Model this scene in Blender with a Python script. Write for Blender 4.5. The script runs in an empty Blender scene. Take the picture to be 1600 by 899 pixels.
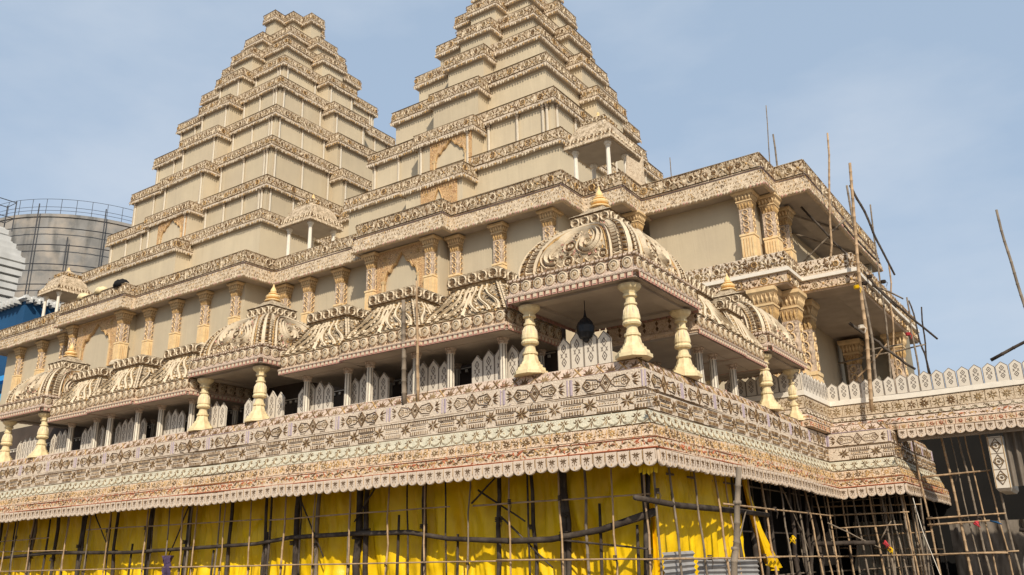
import bpy, math, random
from math import sin, cos, pi, radians, sqrt, atan2
from mathutils import Vector, Matrix
random.seed(7)
S = bpy.context.scene
COL = S.collection
# ------------------------------------------------------------ camera, light, sky, exposure
cd = bpy.data.cameras.new('camera'); cam = bpy.data.objects.new('camera', cd); COL.objects.link(cam)
M = Matrix(((0.8205416841, 0.1926243775, 0.5381516458), (0.5712206525, -0.2426558362, -0.7841078442), (-0.0204526477, 0.9507965052, -0.3091402511)))
CAMP = Vector((10.2554, -20.9213, 1.6))
cam.matrix_world = Matrix.Translation(CAMP) @ M.to_4x4()
cd.sensor_width = 36; cd.sensor_fit = 'HORIZONTAL'; cd.lens = 1350.63 / 1600 * 36
cd.clip_start = .1; cd.clip_end = 6000
S.camera = cam
SUN = Vector((.95, -1.0, 1.04)).normalized()
elev = math.asin(SUN.z); azi = atan2(SUN.x, SUN.y)
W = bpy.data.worlds.new('World'); S.world = W; W.use_nodes = True
wn = W.node_tree.nodes; wl = W.node_tree.links; wn.clear()
sky = wn.new('ShaderNodeTexSky'); sky.sky_type = 'NISHITA'; sky.sun_disc = False
sky.sun_elevation = elev; sky.sun_rotation = azi; sky.air_density = 1.0; sky.dust_density = 3.2; sky.ozone_density = 1.2; sky.altitude = 20
bg = wn.new('ShaderNodeBackground'); bg.inputs[1].default_value = .145
out = wn.new('ShaderNodeOutputWorld')
tc = wn.new('ShaderNodeTexCoord'); mp = wn.new('ShaderNodeMapping'); mp.inputs['Scale'].default_value = (1, 1.2, 2.6)
nz = wn.new('ShaderNodeTexNoise'); nz.inputs['Scale'].default_value = 2.6; nz.inputs['Detail'].default_value = 7; nz.inputs['Roughness'].default_value = .52
rp = wn.new('ShaderNodeValToRGB'); rp.color_ramp.elements[0].position = .42; rp.color_ramp.elements[0].color = (.0, .0, .0, 1)
rp.color_ramp.elements[1].position = .82; rp.color_ramp.elements[1].color = (.8, .8, .8, 1)
mx = wn.new('ShaderNodeMix'); mx.data_type = 'RGBA'; mx.inputs[7].default_value = (4.1, 4.5, 5.05, 1)
veil = wn.new('ShaderNodeMix'); veil.data_type = 'RGBA'; veil.inputs[0].default_value = .78; veil.inputs[7].default_value = (2.75, 3.5, 4.45, 1)
wl.new(tc.outputs['Generated'], mp.inputs[0]); wl.new(mp.outputs[0], nz.inputs[0]); wl.new(nz.outputs[0], rp.inputs[0])
wl.new(rp.outputs[0], mx.inputs[0]); wl.new(sky.outputs[0], veil.inputs[6]); wl.new(veil.outputs[2], mx.inputs[6]); wl.new(mx.outputs[2], bg.inputs[0]); wl.new(bg.outputs[0], out.inputs[0])
sd = bpy.data.lights.new('sun', 'SUN'); sd.energy = 3.9; sd.angle = radians(.6); sd.color = (1, .915, .78)
so = bpy.data.objects.new('sun', sd); COL.objects.link(so)
so.rotation_euler = SUN.to_track_quat('Z', 'Y').to_euler()
S.view_settings.view_transform = 'Standard'; S.view_settings.look = 'None'; S.view_settings.exposure = 0.18; S.view_settings.gamma = 1

# ------------------------------------------------------------ materials
def mat(name, c, rough=.8, var=.12, ns=3.0, bump=.1, bs=25., lace=None, streak=None, grime=None):
    m = bpy.data.materials.new(name); m.use_nodes = True
    n = m.node_tree.nodes; l = m.node_tree.links; b = n['Principled BSDF']
    b.inputs['Roughness'].default_value = rough
    b.inputs['Specular IOR Level'].default_value = .25
    t = n.new('ShaderNodeTexCoord').outputs['Object']
    x = n.new('ShaderNodeTexNoise'); x.inputs['Scale'].default_value = ns; x.inputs['Detail'].default_value = 6; l.new(t, x.inputs[0])
    r = n.new('ShaderNodeValToRGB')
    r.color_ramp.elements[0].position = .3; r.color_ramp.elements[1].position = .7
    r.color_ramp.elements[0].color = tuple(v * (1 - var) for v in c) + (1,)
    r.color_ramp.elements[1].color = tuple(min(1, v * (1 + var)) for v in c) + (1,)
    l.new(x.outputs[0], r.inputs[0]); cur = r.outputs[0]
    hsum = None
    def mix(f, a, colb):
        k = n.new('ShaderNodeMix'); k.data_type = 'RGBA'
        l.new(f, k.inputs[0]); l.new(a, k.inputs[6]); k.inputs[7].default_value = tuple(colb) + (1,)
        return k.outputs[2]
    if streak:      # vertical rain streaks / grime (colour, amount, scale)
        mpp = n.new('ShaderNodeMapping'); mpp.inputs['Scale'].default_value = (streak[2], streak[2], streak[2] * .12); l.new(t, mpp.inputs[0])
        z = n.new('ShaderNodeTexNoise'); z.inputs['Scale'].default_value = 1; z.inputs['Detail'].default_value = 5; l.new(mpp.outputs[0], z.inputs[0])
        q = n.new('ShaderNodeMapRange'); q.inputs[1].default_value = .5; q.inputs[2].default_value = .78; q.inputs[4].default_value = streak[1]; l.new(z.outputs[0], q.inputs[0])
        cur = mix(q.outputs[0], cur, streak[0])
    if grime:       # large patches
        z = n.new('ShaderNodeTexNoise'); z.inputs['Scale'].default_value = grime[2]; z.inputs['Detail'].default_value = 8; l.new(t, z.inputs[0])
        q = n.new('ShaderNodeMapRange'); q.inputs[1].default_value = .45; q.inputs[2].default_value = .7; q.inputs[4].default_value = grime[1]; l.new(z.outputs[0], q.inputs[0])
        cur = mix(q.outputs[0], cur, grime[0])
    if lace:        # fine carved filigree: colour, scale, width, amount
        v = n.new('ShaderNodeTexVoronoi'); v.feature = 'DISTANCE_TO_EDGE'; v.inputs['Scale'].default_value = lace[1]; l.new(t, v.inputs[0])
        q = n.new('ShaderNodeMapRange'); q.inputs[1].default_value = lace[2] * .5; q.inputs[2].default_value = lace[2]; q.inputs[3].default_value = lace[3]; q.inputs[4].default_value = 0; l.new(v.outputs[0], q.inputs[0])
        z = n.new('ShaderNodeTexNoise'); z.inputs['Scale'].default_value = lace[1] * .45; z.inputs['Detail'].default_value = 2; l.new(t, z.inputs[0])
        q2 = n.new('ShaderNodeMapRange'); q2.inputs[1].default_value = .38; q2.inputs[2].default_value = .6; l.new(z.outputs[0], q2.inputs[0])
        mm = n.new('ShaderNodeMath'); mm.operation = 'MULTIPLY'; l.new(q.outputs[0], mm.inputs[0]); l.new(q2.outputs[0], mm.inputs[1])
        cur = mix(mm.outputs[0], cur, lace[0]); hsum = v.outputs[0]
    l.new(cur, b.inputs['Base Color'])
    y = n.new('ShaderNodeTexNoise'); y.inputs['Scale'].default_value = bs; y.inputs['Detail'].default_value = 4; l.new(t, y.inputs[0])
    bp = n.new('ShaderNodeBump'); bp.inputs['Strength'].default_value = bump; bp.inputs['Distance'].default_value = .03
    l.new(y.outputs[0], bp.inputs['Height']); l.new(bp.outputs[0], b.inputs['Normal'])
    if hsum:
        b2 = n.new('ShaderNodeBump'); b2.inputs['Strength'].default_value = .5; b2.inputs['Distance'].default_value = .04
        l.new(hsum, b2.inputs['Height']); l.new(bp.outputs[0], b2.inputs['Normal']); l.new(b2.outputs[0], b.inputs['Normal'])
    return m
def clothy(m, amt=.06, st=.14):
    n = m.node_tree.nodes; l = m.node_tree.links; b = n['Principled BSDF']
    oi = n.new('ShaderNodeObjectInfo'); hs = n.new('ShaderNodeHueSaturation'); mr = n.new('ShaderNodeMapRange')
    mr.inputs[3].default_value = 1 - amt; mr.inputs[4].default_value = 1 + amt; l.new(oi.outputs['Random'], mr.inputs[0]); l.new(mr.outputs[0], hs.inputs['Value'])
    src = b.inputs['Base Color'].links[0].from_socket; l.new(src, hs.inputs['Color']); l.new(hs.outputs[0], b.inputs['Base Color'])
    t = n.new('ShaderNodeTexCoord').outputs['Object']; mp_ = n.new('ShaderNodeMapping'); mp_.inputs['Scale'].default_value = (1.6, 1.6, .16); l.new(t, mp_.inputs[0])
    z = n.new('ShaderNodeTexNoise'); z.inputs['Scale'].default_value = 1.3; z.inputs['Detail'].default_value = 5; z.inputs['Distortion'].default_value = .6; l.new(mp_.outputs[0], z.inputs[0])
    bp = n.new('ShaderNodeBump'); bp.inputs['Strength'].default_value = st; bp.inputs['Distance'].default_value = .25; l.new(z.outputs[0], bp.inputs['Height'])
    l.new(b.inputs['Normal'].links[0].from_socket, bp.inputs['Normal']); l.new(bp.outputs[0], b.inputs['Normal'])
BR = (.10, .065, .035)
m_arch = mat('orange_arch_board', (.60, .385, .19), .75, .15, 4, .3, 25, lace=((.24, .11, .05), 9, .16, .7), streak=((.68, .52, .34), .5, 3))
m_wall = mat('beige_wall', (.545, .452, .31), .85, .05, .8, .12, 6, streak=((.40, .32, .22), .22, 1.6), grime=((.48, .395, .28), .6, .3))
m_wall2 = mat('beige_wall_grey', (.47, .41, .32), .85, .06, .8, .12, 6, streak=((.34, .29, .22), .35, 2.2))
clothy(m_wall)
m_dgc = mat('brown_grey_pleats', (.17, .14, .11), .9, .15, 2, .3, 6)
m_cream = mat('cream_frieze', (.62, .495, .35), .75, .10, 5, .35, 40, lace=((.24, .16, .09), 14, .16, .6))
m_creamL = mat('cream_frieze_plain', (.65, .535, .41), .7, .08, 5, .25, 40, lace=((.40, .30, .2), 10, .08, .4))
m_tower = mat('carved_cornice', (.56, .44, .305), .8, .13, 2.5, .4, 30, lace=((.17, .115, .055), 7.5, .2, .7))
m_carve = mat('deep_carving', (.46, .36, .24), .85, .2, 4, .5, 30, lace=((.13, .085, .045), 11, .22, .8))
m_scal = mat('scallop_board', (.70, .58, .46), .7, .08, 3, .1, 25, grime=((.50, .38, .28), .7, 1.2), streak=((.45, .36, .27), .5, 5))
m_back = mat('gallery_shade_brown', (.075, .055, .042), .9, .2, 1, .2, 6)  # shaded depth of the gallery, painted as a sheet colour
m_cap2 = mat('cream_capital_trim', (.66, .47, .25), .7, .12, 5, .15, 20)
m_floral = mat('painted_floral', (.27, .21, .15), .8, .3, 7, .2, 25)
m_green = mat('pale_green_frieze', (.565, .51, .38), .75, .08, 5, .25, 40, lace=((.34, .34, .24), 12, .1, .4))
m_yel = mat('ochre_frieze', (.65, .50, .36), .75, .12, 5, .3, 40, lace=((.36, .20, .09), 13, .16, .6))
m_pinkc = mat('pinkish_frieze', (.62, .48, .375), .75, .1, 4, .3, 40, lace=((.25, .18, .13), 13, .16, .55))
m_dark = mat('brown_relief', (.15, .088, .042), .8, .3, 6, .2, 30)
m_olive = mat('olive_relief', (.26, .18, .095), .8, .3, 6, .2, 30)
m_ochre = mat('ochre_relief', (.46, .29, .12), .8, .25, 6, .2, 30)
m_red = mat('red_line', (.42, .13, .06), .7, .15, 6, .1, 30)
m_pink = mat('dusty_pink', (.50, .27, .21), .75, .15, 5, .1, 30)
m_purple = mat('purple_plate', (.36, .29, .32), .75, .15, 6, .1, 30)
m_white = mat('white_paint', (.74, .67, .56), .65, .06, 4, .1, 30)
m_light = mat('cream_relief', (.62, .51, .36), .7, .1, 5, .15, 30)
m_pillar = mat('pale_yellow_pillar', (.76, .62, .36), .6, .10, 5, .2, 18, streak=((.45, .31, .16), .6, 6), grime=((.60, .46, .27), .5, 3))
m_pil = mat('orange_cream_shaft', (.72, .53, .29), .7, .12, 4, .15, 25, streak=((.62, .32, .10), .6, 5))
m_cap = mat('ochre_capital', (.52, .355, .185), .7, .2, 6, .4, 25, lace=((.22, .11, .04), 12, .2, .7))
m_orn = mat('painted_shaft_panel', (.60, .47, .35), .75, .12, 6, .3, 25, lace=((.22, .14, .10), 8, .2, .7))
m_gcol = mat('slender_column', (.68, .61, .49), .65, .1, 6, .2, 25)
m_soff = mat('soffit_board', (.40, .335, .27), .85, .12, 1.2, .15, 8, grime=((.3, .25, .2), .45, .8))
m_picket = mat('grey_white_picket', (.63, .56, .46), .7, .06, 3, .1, 25)
m_line = mat('dark_line', (.14, .11, .09), .8, .2, 6, .1, 25)
m_bam = mat('bamboo_tan', (.40, .27, .155), .65, .28, 2.5, .3, 30, streak=((.2, .13, .07), .5, 6))
m_bamg = mat('bamboo_weathered', (.21, .165, .12), .75, .3, 2.5, .3, 30, streak=((.1, .08, .06), .5, 6))
m_log = mat('dark_log', (.045, .033, .025), .85, .35, 3, .5, 18, grime=((.16, .13, .1), .5, 2))
m_rope = mat('rope_tie', (.06, .045, .035), .9, .3, 8, .2, 30)
m_tarp = mat('yellow_tarpaulin', (.83, .53, .006), .40, .10, 1.4, .5, 5, streak=((.62, .36, .01), .6, 1.5), grime=((.68, .40, .008), .6, 1.1))
m_conc = mat('stained_concrete', (.235, .225, .21), .9, .25, .3, .3, 4, streak=((.08, .08, .075), 1.0, 1.1), grime=((.40, .34, .275), .9, .45))
m_rail = mat('dark_steel', (.06, .06, .065), .6, .2, 3, .1, 20)
m_blue = mat('deep_blue_cloth', (.016, .075, .17), .8, .15, .4, .2, 4)
m_blue2 = mat('bright_blue_paint', (.045, .30, .66), .7, .1, .6, .1, 4)
m_wht2 = mat('grey_white_plaster', (.55, .54, .51), .85, .12, .5, .3, 3, streak=((.36, .35, .33), .5, .6))
m_ground = mat('dusty_ground', (.17, .135, .10), .95, .2, .15, .4, 2, grime=((.2, .16, .12), .5, .05))
m_dk = mat('black_bundle_and_shade', (.009, .008, .007), .9, .2, 1, .2, 4)  # own black of the bundles; on the screens it paints deep shade
m_gc = mat('grey_drape', (.27, .245, .19), .9, .15, 1, .3, 4)
m_tin = mat('corrugated_tin', (.30, .29, .28), .45, .12, 2, .1, 12, streak=((.2, .16, .13), .5, 3))
m_pc = mat('purple_cloth', (.07, .045, .095), .8, .2, 3, .3, 10)
m_rc = mat('red_rag', (.5, .05, .06), .8, .2, 6, .3, 20)
m_gold = mat('golden_finial', (.78, .54, .25), .45, .1, 5, .1, 20)
m_lan = mat('black_lantern_metal', (.015, .015, .017), .4, .2, 5, .1, 20)
MOT = [m_dark, m_olive, m_ochre, m_red, m_light, m_purple, m_green, m_pink]
D_, O_, Y_, R_, L_, P_, G_, K_ = range(8)

# ------------------------------------------------------------ mesh helpers
from mathutils import noise as _nz
WARP = [False]
def warp(p):
    p = Vector(p); a = _nz.noise_vector(p * .22) * .07; c = _nz.noise_vector(p * .9 + Vector((9, 3, 1))) * .018
    return p + Vector((a.x + c.x, a.y + c.y, a.z + c.z))
def dense(path, step=1.3, closed=False):
    P = [Vector((q[0], q[1])) for q in path]; out_ = []
    n = len(P)
    for i in range(n if closed else n - 1):
        a, b_ = P[i], P[(i + 1) % n]; k = max(1, int((b_ - a).length / step))
        out_ += [a.lerp(b_, j / k) for j in range(k)]
    if not closed: out_.append(P[-1])
    return out_
class MB:
    def __init__(s): s.v = []; s.f = []; s.m = []
    def add(s, vs, fs, mi=0):
        o = len(s.v); s.v += [tuple(p) for p in vs]
        for q in fs: s.f.append(tuple(i + o for i in q)); s.m.append(mi)
    def box(s, a, b, mi=0):
        x0, y0, z0 = a; x1, y1, z1 = b
        s.add([(x0, y0, z0), (x1, y0, z0), (x1, y1, z0), (x0, y1, z0), (x0, y0, z1), (x1, y0, z1), (x1, y1, z1), (x0, y1, z1)],
              [(0, 3, 2, 1), (4, 5, 6, 7), (0, 1, 5, 4), (1, 2, 6, 5), (2, 3, 7, 6), (3, 0, 4, 7)], mi)
    def frus(s, cx, cy, z0, z1, a0, b0, a1, b1, mi=0):
        s.add([(cx - a0, cy - b0, z0), (cx + a0, cy - b0, z0), (cx + a0, cy + b0, z0), (cx - a0, cy + b0, z0),
               (cx - a1, cy - b1, z1), (cx + a1, cy - b1, z1), (cx + a1, cy + b1, z1), (cx - a1, cy + b1, z1)],
              [(0, 3, 2, 1), (4, 5, 6, 7), (0, 1, 5, 4), (1, 2, 6, 5), (2, 3, 7, 6), (3, 0, 4, 7)], mi)
    def lathe(s, c, prof, n=12, mi=0, rot=0, sq=False):
        vs = []
        for h, r in prof:
            for k in range(n):
                a = rot + 2 * pi * k / n
                vs.append((c[0] + r * cos(a), c[1] + r * sin(a), c[2] + h))
        fs = []
        for i in range(len(prof) - 1):
            for k in range(n):
                fs.append((i * n + k, i * n + (k + 1) % n, (i + 1) * n + (k + 1) % n, (i + 1) * n + k))
        fs.append(tuple(range(n - 1, -1, -1))); fs.append(tuple((len(prof) - 1) * n + k for k in range(n)))
        s.add(vs, fs, mi)
    def tube(s, pts, rad, n=6, mi=0):
        P = [Vector(p) for p in pts]; vs = []
        for i, p in enumerate(P):
            d = (P[min(i + 1, len(P) - 1)] - P[max(i - 1, 0)]).normalized()
            a = d.cross(Vector((0, 0, 1)) if abs(d.z) < .9 else Vector((1, 0, 0))).normalized(); b = d.cross(a)
            r = rad[i] if isinstance(rad, (list, tuple)) else rad
            for k in range(n):
                t = 2 * pi * k / n; vs.append(p + a * (r * cos(t)) + b * (r * sin(t)))
        fs = [(i * n + k, i * n + (k + 1) % n, (i + 1) * n + (k + 1) % n, (i + 1) * n + k) for i in range(len(P) - 1) for k in range(n)]
        fs.append(tuple(range(n - 1, -1, -1))); fs.append(tuple((len(P) - 1) * n + k for k in range(n)))
        s.add(vs, fs, mi)
    def sweep(s, path, prof, closed=False, mi=0, mis=None):
        P = dense(path, 1.3, closed) if WARP[0] else [Vector((p[0], p[1])) for p in path]; n = len(P); ms = []
        for i in range(n):
            def nr(a, b):
                d = (P[b] - P[a]).normalized(); return Vector((d.y, -d.x))
            if closed: n1, n2 = nr((i - 1) % n, i), nr(i, (i + 1) % n)
            else:
                n1 = nr(i - 1, i) if i > 0 else None; n2 = nr(i, i + 1) if i < n - 1 else None
                n1 = n1 or n2; n2 = n2 or n1
            k = 1 + n1.dot(n2); ms.append((n1 + n2) / k if k > .01 else n1)
        L = len(prof); vs = []
        for i in range(n):
            for d, z in prof: vs.append((P[i].x + ms[i].x * d, P[i].y + ms[i].y * d, z))
        for i in range(n if closed else n - 1):
            j = (i + 1) % n
            for k in range(L - 1):
                s.add([vs[i * L + k], vs[j * L + k], vs[j * L + k + 1], vs[i * L + k + 1]], [(3, 2, 1, 0)], (mis[k] if mis else mi))
    def mesh(s, name, mats, smooth=False):
        me = bpy.data.meshes.new(name); me.from_pydata(s.v, [], s.f)
        for m in (mats if isinstance(mats, (list, tuple)) else [mats]): me.materials.append(m)
        me.polygons.foreach_set('material_index', s.m)
        if smooth: me.polygons.foreach_set('use_smooth', [True] * len(s.f))
        me.update(); return me
    def build(s, name, mats, parent=None, smooth=False, loc=None, stuff=False):
        if WARP[0]: s.v = [tuple(warp(p)) for p in s.v]
        return link(name, s.mesh(name, mats, smooth), parent, loc, stuff)
def link(name, me, parent=None, loc=None, stuff=False, rz=0):
    o = bpy.data.objects.new(name, me); COL.objects.link(o)
    if parent:
        o.parent = parent
        if loc is None and parent.get('_w'): loc = -Vector(parent.location)
    if loc is not None: o.location = loc
    if rz: o.rotation_euler.z = rz
    if stuff: o['kind'] = 'stuff'
    return o
def thing(name, label, cat, loc=(0, 0, 0), group=None, world=True, rz=0):
    o = bpy.data.objects.new(name, None); COL.objects.link(o); o.location = loc; o.rotation_euler.z = rz
    o.empty_display_size = .3
    o['label'] = label; o['category'] = cat
    if group: o['group'] = group
    if world: o['_w'] = 1
    return o
def tag(o, label, cat, group=None):
    o['label'] = label; o['category'] = cat
    if group: o['group'] = group
    return o
def sub(name, me, parent, loc=(0, 0, 0), rz=0, stuff=False, sc=None):
    o = link(name, me, parent, Vector(loc), stuff, rz)
    if sc: o.scale = sc
    return o
def kids(o): return [c for c in COL.objects if c.parent == o]
def copy_tree(o, parent=None, K=None):
    if K is None:
        K = {}
        for c in COL.objects:
            if c.parent: K.setdefault(c.parent.name, []).append(c)
    c = o.copy(); COL.objects.link(c)
    if parent: c.parent = parent
    for ch in K.get(o.name, []): copy_tree(ch, c, K)
    return c

# ------------------------------------------------------------ relief ornament: small carved pieces laid on a surface map f(u, v, h)
def plane(O, U, V):
    O = Vector(O); U = Vector(U).normalized(); V = Vector(V).normalized(); N = U.cross(V)
    return lambda u, v, h: O + U * u + V * v + N * h
def leaf(b, f, u, v, a, L, w, h=.03, mi=0):
    du, dv = cos(a), sin(a)
    q = [(0, 0), (.45 * L, -w / 2), (L, 0), (.45 * L, w / 2)]
    pts = [f(u + x * du - y * dv, v + x * dv + y * du, .002) for x, y in q]
    pts.append(f(u + .45 * L * du, v + .45 * L * dv, h))
    b.add(pts, [(0, 1, 4), (1, 2, 4), (2, 3, 4), (3, 0, 4)], mi)
def bar(b, f, u0, v0, u1, v1, w, h=.025, mi=0):
    L = math.hypot(u1 - u0, v1 - v0) or 1e-6; nx, ny = -(v1 - v0) / L * w / 2, (u1 - u0) / L * w / 2
    p = [f(u0 - nx, v0 - ny, .002), f(u1 - nx, v1 - ny, .002), f(u1 + nx, v1 + ny, .002), f(u0 + nx, v0 + ny, .002), f(u0, v0, h), f(u1, v1, h)]
    b.add(p, [(0, 1, 5, 4), (2, 3, 4, 5), (1, 2, 5), (3, 0, 4)], mi)
def poly(b, f, pts, w, h=.025, mi=0, closed=False):
    n = len(pts)
    for i in range(n if closed else n - 1): bar(b, f, *pts[i], *pts[(i + 1) % n], w, h, mi)
def ring(b, f, u, v, r, w, h=.03, n=10, mi=0, sy=1):
    vs = []
    for rr, hh in ((r, .002), (r - w / 2, h), (r - w, .002)):
        vs += [f(u + rr * cos(2 * pi * k / n), v + sy * rr * sin(2 * pi * k / n), hh) for k in range(n)]
    b.add(vs, [(i * n + k, i * n + (k + 1) % n, (i + 1) * n + (k + 1) % n, (i + 1) * n + k) for i in (0, 1) for k in range(n)], mi)
def disc(b, f, u, v, r, h=.03, n=8, mi=0):
    vs = [f(u + r * cos(2 * pi * k / n), v + r * sin(2 * pi * k / n), .002) for k in range(n)] + [f(u, v, h)]
    b.add(vs, [(k, (k + 1) % n, n) for k in range(n)], mi)
def flower(b, f, u, v, r, n=8, mi=0, w=None, a0=0, h=.03):
    for k in range(n): leaf(b, f, u, v, a0 + 2 * pi * k / n, r, w or r * .38, h, mi)
def palm(b, f, u, v, r, n=5, mi=0, up=1):
    for k in range(n):
        a = pi / 2 + (k - (n - 1) / 2) * .62
        leaf(b, f, u, v, a * up, r * (1 - .12 * abs(k - (n - 1) / 2)), r * .26, .03, mi)
rr = random.random
def pick(*a): return random.choice(a)
def f_xpalm(b, f, L, h):
    n = max(1, round(L / .36)); c = L / n
    for i in range(n):
        u = (i + .5) * c
        if i % 2: palm(b, f, u, h * .12, h * .78, 5, pick(D_, O_, D_)); leaf(b, f, u - .1, h * .1, pi * .95, .07, .04, .02, K_)
        else:
            bar(b, f, u - .13, h * .12, u + .13, h * .85, .05, .03, O_); bar(b, f, u - .13, h * .85, u + .13, h * .12, .05, .03, pick(Y_, D_))
            leaf(b, f, u, h * .55, pi / 2, h * .4, .07, .03, D_)
    bar(b, f, 0, .025, L, .025, .035, .02, P_); bar(b, f, 0, h - .02, L, h - .02, .025, .02, D_)
def f_cart(b, f, L, h):
    n = max(1, round(L / 2.3)); c = L / n; m = h / 2
    for i in range(n):
        u = i * c; q = u + c / 2; a = c / 2 - .42
        bar(b, f, u + .06, .05, u + .06, h - .05, .10, .03, P_); bar(b, f, u + c - .06, .05, u + c - .06, h - .05, .05, .03, P_)
        for sg in (1, -1):
            poly(b, f, [(q - sg * a, m), (q - sg * (a - .14), m + .17), (q - sg * (a - .38), m + .13), (q - sg * .28, m + .13), (q - sg * .16, m + .03)], .026, .03, D_)
            poly(b, f, [(q - sg * a, m), (q - sg * (a - .14), m - .17), (q - sg * (a - .38), m - .13), (q - sg * .28, m - .13), (q - sg * .16, m - .03)], .026, .03, D_)
            bar(b, f, q + sg * .22, m, q + sg * (a - .3), m, .03, .02, O_)
            for k in range(int((a - .5) / .075)):
                leaf(b, f, q + sg * (.26 + k * .075), m + .015, pi / 2 + sg * .3, .085, .035, .02, D_); leaf(b, f, q + sg * (.26 + k * .075), m - .015, -pi / 2 - sg * .3, .085, .035, .02, pick(Y_, D_, O_))
            flower(b, f, q + sg * (a - .16), m, .09, 6, pick(D_, O_)); ring(b, f, q + sg * (a - .16), m, .12, .025, .03, 8, O_)
            uu = q + sg * (a + .06)
            for t in (-.75, -.3, .3, .75): leaf(b, f, uu, m + .03 * (t > 0) - .03 * (t < 0), (0 if sg > 0 else pi) + t * sg, .25, .065, .035, D_)
            leaf(b, f, uu + sg * .02, m, (0 if sg > 0 else pi), .2, .04, .03, O_)
            bar(b, f, q + sg * .35, m - .22, q + sg * .6, m - .22, .025, .02, D_)
        poly(b, f, [(q - .17, m), (q, m + .24), (q + .17, m), (q, m - .24)], .032, .035, D_, True)
        poly(b, f, [(q - .11, m), (q, m + .155), (q + .11, m), (q, m - .155)], .02, .025, O_, True); flower(b, f, q, m, .085, 8, D_)
    bar(b, f, 0, .015, L, .015, .035, .025, D_)
def f_star(b, f, L, h):
    n = max(1, round(L / 1.12)); c = L / n; m = h / 2
    for i in range(n):
        u = (i + .5) * c
        for k, (a, l_) in enumerate(((.25, .26), (1.0, .25), (1.75, .2), (2.7, .25), (3.4, .24), (4.1, .24), (4.9, .2), (5.8, .26))): leaf(b, f, u, m, a + (rr() - .5) * .2, l_, .075, .04, D_ if k % 3 else O_)
        for s, ro in ((.165, D_), (-.17, D_), (0, Y_)):
            x0, x1 = u + (.2 if s else .27), u + c - (.2 if s else .27)
            bar(b, f, x0, m + s - .065, x1, m + s - .065, .02, .02, D_)
            if s == 0: bar(b, f, x0, m + .06, x1, m + .06, .02, .02, D_)
            k = 0
            while x0 + .03 + k * .085 < x1:
                if ro == Y_: leaf(b, f, x0 + k * .085, m - .03, .55, .10, .05, .025, pick(Y_, Y_, O_))
                else: bar(b, f, x0 + .03 + k * .085, m + s - .045, x0 + .03 + k * .085, m + s + .045, .036, .03, pick(D_, D_, O_))
                k += 1
    bar(b, f, 0, .012, L, .012, .03, .025, D_); bar(b, f, 0, h - .015, L, h - .015, .02, .02, D_)
def f_zig(b, f, L, h):
    n = max(1, round(L / .44)); c = L / n
    for i in range(n):
        u = i * c
        poly(b, f, [(u, h * .72), (u + c * .18, h * .3), (u + c / 2, h * .16), (u + c * .82, h * .3), (u + c, h * .72)], .035, .025, G_)
        poly(b, f, [(u, h * .6), (u + c * .2, h * .2), (u + c / 2, h * .06), (u + c * .8, h * .2), (u + c, h * .6)], .02, .02, O_)
        for a in (pi / 2, .9, pi - .9, .25, pi - .25, -pi / 2): leaf(b, f, u, h * .55, a, h * (.42 if a > 0 else .5), h * .13, .03, pick(O_, D_, D_))
    bar(b, f, 0, .012, L, .012, .03, .02, D_)
def f_flow(b, f, L, h, c0=.34, base=(D_, O_, Y_)):
    n = max(1, round(L / c0)); c = L / n
    for i in range(n):
        u = (i + .5) * c
        flower(b, f, u, h * .5, min(h, c) * .42, 6 + 2 * (i % 2), pick(*base), None, rr())
        disc(b, f, u, h * .5, .035, .045, 6, L_)
        bar(b, f, u + c / 2, h * .15, u + c / 2, h * .85, .02, .02, base[-1])
def f_scroll(b, f, L, h, c0=.36, cols=(D_, Y_, R_)):
    n = max(1, round(L / c0)); c = L / n
    for i in range(n):
        u = (i + .5) * c; a = rr() * .6
        leaf(b, f, u - .13, h * .5, a, .26, .09, .03, pick(*cols)); leaf(b, f, u - .05, h * .25, 2.2 + a, .16, .06, .03, cols[0]); leaf(b, f, u + .08, h * .75, -.9 + a, .15, .06, .03, pick(*cols))
        leaf(b, f, u + .1, h * .2, 1.5, .14, .05, .03, cols[1])
def fill(b, f, L, h, dens=55, s=.075, cols=(D_, O_, D_, Y_)):
    for _ in range(int(L * h * dens)):
        leaf(b, f, rr() * L, .02 + rr() * (h - .05), pick(0, .6, 1.57, 2.2, 3.1) + rr() * .5, s * (.7 + rr() * .7), s * .45, .025, pick(*cols))
def f_lace(b, f, L, h, c0=.42, rows=1, cols=(D_, O_)):
    n = max(1, round(L / c0)); c = L / n; ph = random.randrange(3)
    for i in range(n):
        u = (i + .5 + (rr() - .5) * .22) * c; k = pick(*cols); m = h * (.44 + rr() * .1); q = (i + ph) % 3; sz = .85 + rr() * .35
        if q == 0:
            ring(b, f, u, m, min(c * .5, h * .44) * sz, .05 + rr() * .03, .03 + rr() * .04, 7, pick(L_, L_, Y_)); flower(b, f, u, m, min(c * .46, h * .36) * sz, pick(4, 5, 6), k, h * .2, rr() * 3, .05)
        elif q == 1:
            for a in (.7, 2.44, -.7, -2.44): leaf(b, f, u + .04 * cos(a), m + .04 * sin(a), a + (rr() - .5) * .7, min(c * .62, h * .52) * sz, h * .17, .05, k)
            disc(b, f, u, m, .08, .06, 6, pick(L_, Y_))
        else:
            for a in (1.57, 1.0, 2.1, -1.57): leaf(b, f, u, h * .2 if a > 0 else m, a + (rr() - .5) * .4, h * .55 * sz, h * .17, .05, pick(k, D_, L_))
            leaf(b, f, u - .1, h * .7, 3.4 + rr(), .16, .09, .05, k)
        leaf(b, f, u + c / 2, h * .97, -pi / 2 + (rr() - .5), h * .34, .11, .04, D_); leaf(b, f, u + c / 2, h * .03, pi / 2 + (rr() - .5), h * .3, .11, .04, k)
    fill(b, f, L, h, 30 if c0 > .4 else 48, .11, (D_, O_, L_, Y_))
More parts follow.
